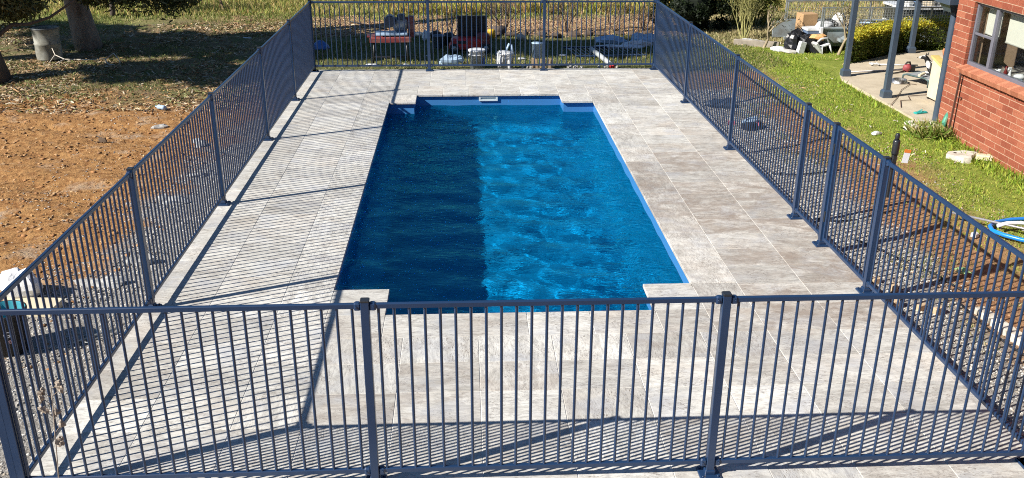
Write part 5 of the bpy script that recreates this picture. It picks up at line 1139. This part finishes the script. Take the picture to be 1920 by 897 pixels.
# right side
def right_side():
    mb = MB(); mb.tube([(-.34, .10, .03), (-.05, .0, .03), (.15, -.03, .05), (.38, -.03, .03), (.5, -.02, .02)], .020, 9); mb.tube([(.1, -.03, .03), (.1, -.03, .03)], .01, 5) if False else None
    hz = .02
    pts = [(9.9, 6.45), (9.4, 6.50), (9.0, 6.47), (8.72, 6.44), (8.52, 6.37), (8.40, 6.26), (8.36, 6.13), (8.42, 6.0), (8.52, 5.88), (8.70, 5.74), (9.0, 5.56), (9.5, 5.3)]
    base = Vector((8.9, 6.1, 0)); mb = MB(); mb.tube([(x - base.x, y - base.y, -.01) for x, y in pts], .023, 10); single('pool_hose', 'coiled bright blue pool hose on the lawn at the right edge', 'hose', mb, M_BLUE, 8.82, 5.82, .03)
    mb = MB(); mb.tube([(-.24, .04, .05), (-.1, .05, .08), (.1, .03, .09), (.26, -.03, .07)], .026, 10); single('hose_end', 'pale ribbed hose end lying over the blue pool hose', 'hose', mb, M_WHT, 8.52, 5.86, .02).scale = (.72, .8, .8)
    mb = MB(); mb.cbox((0, 0, .03), (.075, .06, .05), .012); single('plastic_cube', 'small white plastic cube on the grass left of the blue hose', 'plastic cube', mb, M_WHT, 8.10, 5.86, None, .5)
    mb = MB(); mb.tube([(-.5, 0.55, .04), (.0, 0, .06), (.55, -.75, .08)], .013, 8); single('grey_pole', 'thin grey pole lying beside the blue hose behind the fence rail', 'pole', mb, mat('dull aluminium', (.34, .33, .34), .45, .5), 8.55, 5.75, .02)
    # stake and shadowed wall pipe
    t = T_('iron_stake', 'rusty brown iron stake leaning against the brick wall left of the sill', 'stake', 9.52, 9.36, -.02, 0, None, (0, .03, 0)); mb = MB(); mb.cbox((0, 0, .50), (.030, .012, 1.0), .003); mb.cbox((.010, .010, .50), (.012, .030, .98), .003); obj('bar', mb, mat('rusty brown iron', (.11, .055, .04), .8, .3, var=.4, scale=14), t)
    mb = MB(); mb.cbox((.03, -.05, .62), (.05, .03, .012), .003); obj('tab', mb, mat('rusty tab', (.10, .05, .04), .8), t)
    # catch pit
    t = T_('drain_collar', 'square concrete drain collar overgrown with grass at the foot of the downpipe', 'drain', 9.33, 9.72, -.03, .12)
    for (x, y, sx, sy) in ((-.16, 0, .07, .36), (.16, 0, .07, .36), (0, .16, .25, .06), (0, -.15, .25, .06)): mb = MB(); mb.cbox((x, y, .075), (sx, sy, .16), .012); obj('collar_side', mb, M_CONW, t)
    mb = MB(); mb.tube([(.16, .0, .04), (.22, .05, .24), (.30, .1, .36)], .035, 10); single('green_pipe', 'short green plastic pipe rising out of the drain collar', 'pipe', mb, mat('faded green plastic', (.05, .26, .17), .5, var=.3, scale=14, dirt=(.4, .42, .3)), 9.36, 9.55, -.02)
    gz = field(900, 9.1, 9.6, 9.3, 9.75); P = np.stack([gz[:, 0], gz[:, 1], np.full(len(gz), .0)], -1); n = len(P); hh = .16 * U(n, .5, 1.3)
    scatter('grass_tuft', *BLADE, P, np.stack([.012 * U(n, .6, 1.3), hh * U(n, .4, 1.3), hh], -1), rotm(U(n, 0, 6.3), U(n, 0, .9), U(n, 0, 6.3)), pick([(.16, .26, .04), (.26, .30, .06), (.4, .36, .14)], n), M_BLADE)
    t = T_('broken_concrete', 'flat pale piece of broken concrete with a hole half sunk in the lawn', 'concrete', 9.30, 8.45, .0, .2); mb = MB(); mb.prism([(-.24, .05), (-.14, .14), (.10, .13), (.22, .02), (.02, -.10), (-.05, -.20), (-.14, -.16)], -.03, .06); obj('slab', mb, M_CONW, t)
    mb = MB(); mb.lathe([(0, .0625), (.022, .063)], 12, c=(-.10, .06, 0)); obj('hole', mb, M_BLK, t)
    mb = MB(); mb.cbox((0, 0, .03), (.20, .12, .06), .012); single('half_paver', 'half paver lying right of the flat broken concrete', 'paver', mb, M_CREAM, 9.52, 8.36, .01, -.4)
    mb = MB(); mb.blob((0, 0, .03), (.18, .09, .06), 510, .4, 10, 5); single('white_rag', 'small white rag on the lawn left of the latch', 'rag', mb, M_WHT, 8.62, 9.62)
    # drip pipes on the gravel
    M_DP = mat('black poly pipe', (.02, .02, .022), .5, var=.3)
    def poly(label, pts):
        b0 = Vector((pts[0][0], pts[0][1], 0)); mb = MB(); q = [(x - b0.x, y - b0.y, G0(x, y) + .02 + (.012 * math.sin(k * 2.1))) for k, (x, y) in enumerate(pts)]; mb.tube(q, .010, 7); single('irrigation_pipe', label, 'pipe', mb, M_DP, b0.x, b0.y, 0)
    poly('black irrigation pipe curving over the gravel outside the gate', [(6.62, 6.55), (6.85, 6.42), (7.1, 6.50), (7.35, 6.62), (7.6, 6.68)])
    poly('black irrigation pipe crossing the gravel near the third right panel', [(6.65, 8.15), (6.95, 8.05), (7.3, 8.18), (7.55, 8.22)])
    poly('black irrigation pipe running along the gravel beside the red soil', [(6.85, 5.9), (7.0, 5.6), (7.15, 5.3), (7.28, 5.0), (7.32, 4.7), (7.40, 4.5)])
    poly('thin black pipe snaking along the gravel edge near the pavers', [(7.20, 4.35), (7.17, 4.0), (7.22, 3.6), (7.30, 3.2), (7.26, 2.8)])
    # timber scraps
    for i, (x, y, rz, l) in enumerate(((6.63, 4.87, .3, 'short timber block on the gravel just outside the gate post'), (6.74, 4.72, 1.2, 'darker timber block beside the gate post on the gravel'), (6.80, 4.30, .5, 'timber block lying on the gravel below the gate'), (6.93, 4.22, .2, 'end of the timber block row nearest the pavers'), (6.62, 4.38, .1, 'timber block touching the deck edge'))):
        mb = MB(); mb.cbox((0, 0, .03), (.10, .055, .055), .004); single('timber_block', l, 'timber', mb, M_WOOD, x, y, None, rz)
    n = 9
    for k in range(n):
        x = 7.30 + .07 * k * .35; y = 4.12 - .235 * k; mb = MB(); mb.cbox((0, 0, .025), (.11, .215, .07), .008); single('edging_paver', ['first', 'second', 'third', 'fourth', 'fifth', 'sixth', 'seventh', 'eighth', 'ninth'][k] + ' cream edging paver of the gravel strip counted from the gate', 'paver', mb, M_CONW, x, y, None, .1 + rng.normal(0, .03), 'edging pavers beside the gravel')
    mb = MB(); 
    for k in range(7): a = k * .9; mb.add([(0, 0, .02), (.05 * math.cos(a) - .02 * math.sin(a), .05 * math.sin(a) + .02 * math.cos(a), .07), (.10 * math.cos(a), .10 * math.sin(a), .06), (.05 * math.cos(a) + .02 * math.sin(a), .05 * math.sin(a) - .02 * math.cos(a), .07)], [(0, 1, 2, 3)])
    single('seedling', 'pale green seedling growing in the red soil right of the gravel', 'seedling', mb, mat('pale green leaf', (.30, .48, .20), .6), 7.52, 4.98)
    # rubbish pile on the gravel at the middle right panels
    t = T_('tool_bag', 'dark open tool bag with pale blue and pink rags on the right gravel', 'bag', 7.02, 10.3, -.10, .2); t.scale = (.8, .8, .75); mb = MB(); mb.cbox((0, 0, .08), (.36, .22, .16), .03); obj('bag_body', mb, M_BLK, t)
    mb = MB(); mb.blob((-.02, .02, .17), (.30, .2, .12), 600, .4, 12, 6); obj('blue_rag', mb, M_PALE, t); mb = MB(); mb.blob((.07, -.09, .13), (.08, .06, .10), 601, .4, 8, 6); obj('pink_rag', mb, mat('pink cloth', (.62, .16, .22), .8), t)
    mb = MB(); mb.blob((0, 0, .06), (.42, .34, .16), 603, .5, 12, 6); single('dark_tarpaulin', 'bunched dark tarpaulin on the gravel left of the tool bag', 'tarpaulin', mb, mat('dark tarpaulin', (.03, .04, .06), .6), 6.90, 11.6)
    mb = MB(); mb.cbox((0, 0, .03), (.10, .06, .06), .01); single('pink_box', 'small pink box on the gravel by the second right post', 'box', mb, mat('pink plastic', (.62, .14, .2), .5), 6.78, 10.55)
    t = T_('rubber_sandal', 'teal rubber sandal lying on the slab at the foot of the downpipe', 'sandal', 9.72, 10.62, .037, .3); mb = MB(); mb.cbox((0, 0, .012), (.22, .08, .024), .01); obj('sole', mb, mat('teal rubber', (.02, .30, .27), .6), t); mb = MB(); mb.tube([(-.02, -.035, .02), (.02, 0, .055), (-.02, .035, .02)], .008, 6); obj('strap', mb, mat('teal strap', (.02, .26, .24), .6), t)
right_side()

# ------------------------------------------------------------------ patio things and the dog
def skin(name, V, E, Rr, levels=2, mats=None, parent=None, tint=None, loc=(0, 0, 0), rot=(0, 0, 0)):
    me = bpy.data.meshes.new(name); me.from_pydata(V, E, []); o = bpy.data.objects.new(name, me); COL.objects.link(o)
    o.modifiers.new('skin', 'SKIN'); 
    for i, r in enumerate(Rr): sv = me.skin_vertices[0].data[i]; sv.radius = r if isinstance(r, tuple) else (r, r); sv.use_root = (i == 0)
    sb = o.modifiers.new('sub', 'SUBSURF'); sb.levels = levels; sb.render_levels = levels
    dg = bpy.context.evaluated_depsgraph_get(); m2 = bpy.data.meshes.new_from_object(o.evaluated_get(dg)); bpy.data.objects.remove(o)
    for p in m2.polygons: p.use_smooth = True
    m2.materials.clear()
    for m in (mats if isinstance(mats, list) else [mats]): m2.materials.append(m)
    if tint is not None:
        co = np.empty(len(m2.vertices) * 3, np.float32); m2.vertices.foreach_get('co', co); cattr(m2, 'tint', tint(co.reshape(-1, 3)))
    r_ = bpy.data.objects.new(name, m2); COL.objects.link(r_); r_.parent = parent; r_.location = loc; r_.rotation_euler = rot; return r_
def patio_things():
    PZ = .037
    bed = T_('dog_bed', 'raised grey fabric dog bed on a teal tube frame under the dog', 'dog bed', 10.86, 12.70, PZ, .42)
    mb = MB(); mb.cbox((0, 0, .125), (.72, .52, .018), .006); obj('sling', mb, mat('grey mesh fabric', (.28, .29, .30), .8, var=.15, scale=20), bed)
    for y in (-.27, .27): mb = MB(); mb.tube([(-.38, y, .12), (.38, y, .12)], .014, 8); obj('side_tube', mb, mat('teal grey tube', (.10, .17, .17), .4), bed)
    for x in (-.38, .38): mb = MB(); mb.tube([(x, -.27, .0), (x, -.27, .105), (x, -.20, .14), (x, .20, .14), (x, .27, .105), (x, .27, 0)], .014, 8); obj('leg', mb, mat('dark tube leg', (.06, .10, .10), .4), bed)
    dog = T_('dog', 'black and white kelpie type dog with pricked ears lying on the raised bed', 'dog', 11.0, 12.58, PZ + .12, 2.30)
    dog.scale = (.86, .9, .88)
    # local: x forward, head at +x
    V = [(0, 0, .12), (-.13, 0, .11), (.12, 0, .135), (.24, 0, .155), (.31, .01, .22), (.35, .02, .295), (.385, .035, .345), (.45, .06, .335), (.50, .075, .315),   # 0-8 pelvis..muzzle
         (-.12, .09, .09), (-.02, .15, .06), (-.13, .17, .03), (.0, .19, .025), (-.12, -.09, .09), (-.02, -.15, .06), (-.12, -.16, .03), (.0, -.18, .025),  # hind legs
         (.22, .08, .09), (.16, .11, .035), (.30, .12, .025), (.40, .125, .022), (.22, -.08, .09), (.16, -.11, .035), (.30, -.11, .025), (.40, -.10, .022),  # fore legs
         (-.22, .02, .06), (-.32, .07, .03), (-.38, .14, .025)]
    E = [(0, 1), (0, 2), (2, 3), (3, 4), (4, 5), (5, 6), (6, 7), (7, 8), (1, 9), (9, 10), (10, 11), (11, 12), (1, 13), (13, 14), (14, 15), (15, 16), (3, 17), (17, 18), (18, 19), (19, 20), (3, 21), (21, 22), (22, 23), (23, 24), (1, 25), (25, 26), (26, 27)]
    Rr = [(.095, .11), (.09, .10), (.09, .115), (.085, .105), .062, .052, (.056, .052), .034, .024, .06, .05, .026, .020, .06, .05, .026, .020, .045, .030, .022, .022, .045, .030, .022, .022, .03, .024, .014]
    def tint(P):
        c = np.tile(np.array([[.012, .012, .013]]), (len(P), 1)); x, y, z = P.T; wht = (.70, .68, .64)
        m = ((x > .455) | ((x > .36) & (np.abs(y - .045 - (x - .36) * .2) < .014) & (z > .33)) | ((x > .27) & (z < .04)) | ((x > .23) & (x < .345) & (z > .15) & (z < .275) & (np.sin(x * 60 + y * 30) > -.4)) | ((np.abs(y) > .14) & (z < .04) & (x > -.04)) | (x < -.355))
        c[m] = wht; return c
    Md = vcol_mat('short dog fur', .6, 0, .25); body = skin('body', V, E, Rr, 2, Md, dog, tint)
    for s in (-1, 1):
        mb = MB(); mb.add([(-.012, -.022, 0), (.018, -.018, 0), (.016, .020, 0), (-.014, .022, 0), (.0, s * .012, .085)], [(0, 1, 4), (1, 2, 4), (2, 3, 4), (3, 0, 4), (3, 2, 1, 0)]); e = obj('ear', mb, mat('black ear', (.015, .014, .014), .7), dog, (.365, .03 + s * .040, .375), (s * -.2, -.15, .2))
    for s in (-1, 1): mb = MB(); mb.blob((0, 0, 0), (.012, .012, .012), 1, 0, 8, 6, smooth=True); obj('eye', mb, mat('dark eye', (.02, .012, .008), .1, var=0, bmp=0), dog, (.425, .052 + s * .026, .358))
    mb = MB(); mb.blob((0, 0, 0), (.02, .022, .016), 2, 0, 8, 6, smooth=True); obj('nose', mb, mat('black nose', (.008, .008, .008), .3), dog, (.528, .082, .318))
    cl = MB(); cl.lathe([(.064, -.01), (.068, 0), (.064, .01)], 18, M=Matrix.Translation((.318, .012, .232)) @ Matrix.Rotation(.55, 4, 'Y')); obj('collar', cl, mat('pale collar', (.45, .44, .42), .6), dog)
    t = T_('food_bowl', 'shiny stainless steel dog bowl on the slab in front of the dog bed', 'bowl', 10.30, 12.68, PZ); mb = MB(); mb.lathe([(0, .012), (.085, .012), (.11, .065), (.118, .068), (.135, .01), (.14, 0), (.12, .0)], 26); obj('steel_dish', mb, mat('stainless steel', (.72, .70, .67), .38, 1.0, var=.05), t)
    mb = MB(); mb.cbox((0, 0, .02), (.18, .05, .035), .01); single('rawhide_chew', 'cream chew stick at the front corner of the dog bed', 'chew', mb, M_CREAM, 10.60, 12.52, .20, .6, None, (0, -.15, .6))
    # leaning cream board on castors
    t = T_('cream_cabinet', 'narrow cream painted cabinet on castors standing behind the downpipe', 'cabinet', 10.22, 11.33, PZ, .0); mb = MB(); mb.cbox((.05, .0, .34), (.10, .34, .58), .006); obj('carcass', mb, M_CREAM, t)
    mb = MB(); mb.cbox((.04, .0, .645), (.14, .42, .025), .006, R=Matrix.Rotation(.25, 3, 'X')); obj('lid', mb, mat('yellow stained top', (.52, .40, .14), .6), t)
    for y in (-.1, .2): mb = MB(); R_ = Matrix.Translation((.05, y, .025)) @ Matrix.Rotation(PI / 2, 4, 'X'); mb.lathe([(0, -.012), (.024, -.012), (.024, .012), (0, .012)], 12, M=R_); mb.box((.05, y, .045), (.03, .03, .02)); obj('castor', mb, M_BLK, t)
    mb = MB(); mb.lathe([(0, 0), (.07, 0), (.08, .14), (.07, .15), (0, .15)], 14); single('blue_tin', 'small blue tin behind the cream cabinet', 'tin', mb, M_BLUE, 12.25, 14.35, PZ + .04); mb = MB(); mb.cbox((0, 0, .02), (.3, .3, .04), .01); single('blue_mat', 'folded dark mat under the small blue tin', 'mat', mb, M_BLK, 12.25, 14.35, PZ)
    mb = MB(); mb.lathe([(0, 0), (.12, 0), (.15, .12), (.14, .15), (.10, .16), (0, .16)], 16); single('terracotta_pot', 'orange terracotta pot by the hedge at the back of the patio', 'pot', mb, mat('terracotta', (.45, .17, .07), .8), 12.3, 14.9, PZ)
    # blower / vacuum, pole with hook
    t = T_('leaf_blower', 'red and black engine blower lying on the slab behind the veranda post', 'blower', 10.82, 13.55, PZ, .2); t.scale = (.72, .72, .72); mb = MB(); mb.blob((0, 0, .11), (.20, .18, .20), 700, .15, 12, 8, smooth=True); obj('housing', mb, mat('dull pink red plastic', (.38, .07, .08), .6, dirt=(.04, .03, .03)), t)
    mb = MB(); mb.tube([(-.06, 0, .19), (-.02, 0, .25), (.06, 0, .25), (.09, 0, .17)], .022, 8); mb.cbox((.15, 0, .10), (.14, .12, .14), .02); obj('engine', mb, M_BLK, t); mb = MB(); mb.tube([(0, .02, .03), (-.3, -.08, .02), (-.75, -.2, .02)], [.022, .016, .014], 9); obj('nozzle', mb, M_BLK, t)
    mb = MB(); mb.tube([(-.6, 0, .03), (.75, -.16, .03)], .016, 8); mb.tube([(-.62, 0, .03), (-.74, .03, .04), (-.86, .10, .05), (-.94, .03, .05), (-.90, -.08, .05), (-.84, -.10, .05)], .018, 7); mb.tube([(-.66, .09, .05), (-.62, 0, .04), (-.68, -.09, .04)], .016, 7); single('leaf_rake_pole', 'white pole with a curled hook end on the slab beside the hedge', 'pole', mb, M_WHT, 10.86, 14.12, PZ).scale = (.52, .6, .8)
    mb = MB(); mb.tube([(-.62, -.09, .012), (.55, .09, .012)], .012, 8); single('white_conduit', 'long pale conduit lying across the slab between the posts', 'conduit', mb, mat('pale pinkish conduit', (.60, .56, .56), .5), 10.35, 13.62, PZ)
    mb = MB(); mb.tube([(.95, 1.5, .012), (.62, 1.1, .012), (.30, .55, .012), (.02, .12, .012), (.0, .0, -.02), (-.02, -.12, -.07)], .005, 6); mb.tube([(.88, 1.50, .012), (.98, 1.52, .012), (1.05, 1.47, .012)], .005, 6); single('dog_lead', 'thin brown dog lead trailing off the slab edge', 'lead', mb, mat('brown cord', (.14, .075, .045), .7), 9.47, 11.02, PZ)
    mb = MB(); mb.tube([(.0, .0, .012), (.18, .42, .012), (.36, .46, .012), (.44, .72, .012), (.80, .80, .012), (.95, .78, .012)], .0055, 6); mb.tube([(.80, .86, .012), (.86, .80, .012), (.80, .72, .012)], .0055, 6); single('brown_cord', 'kinked brown cord with a forked end on the slab right of the lead', 'cord', mb, mat('dark brown cord', (.12, .06, .04), .7), 9.56, 10.95, PZ)
patio_things()
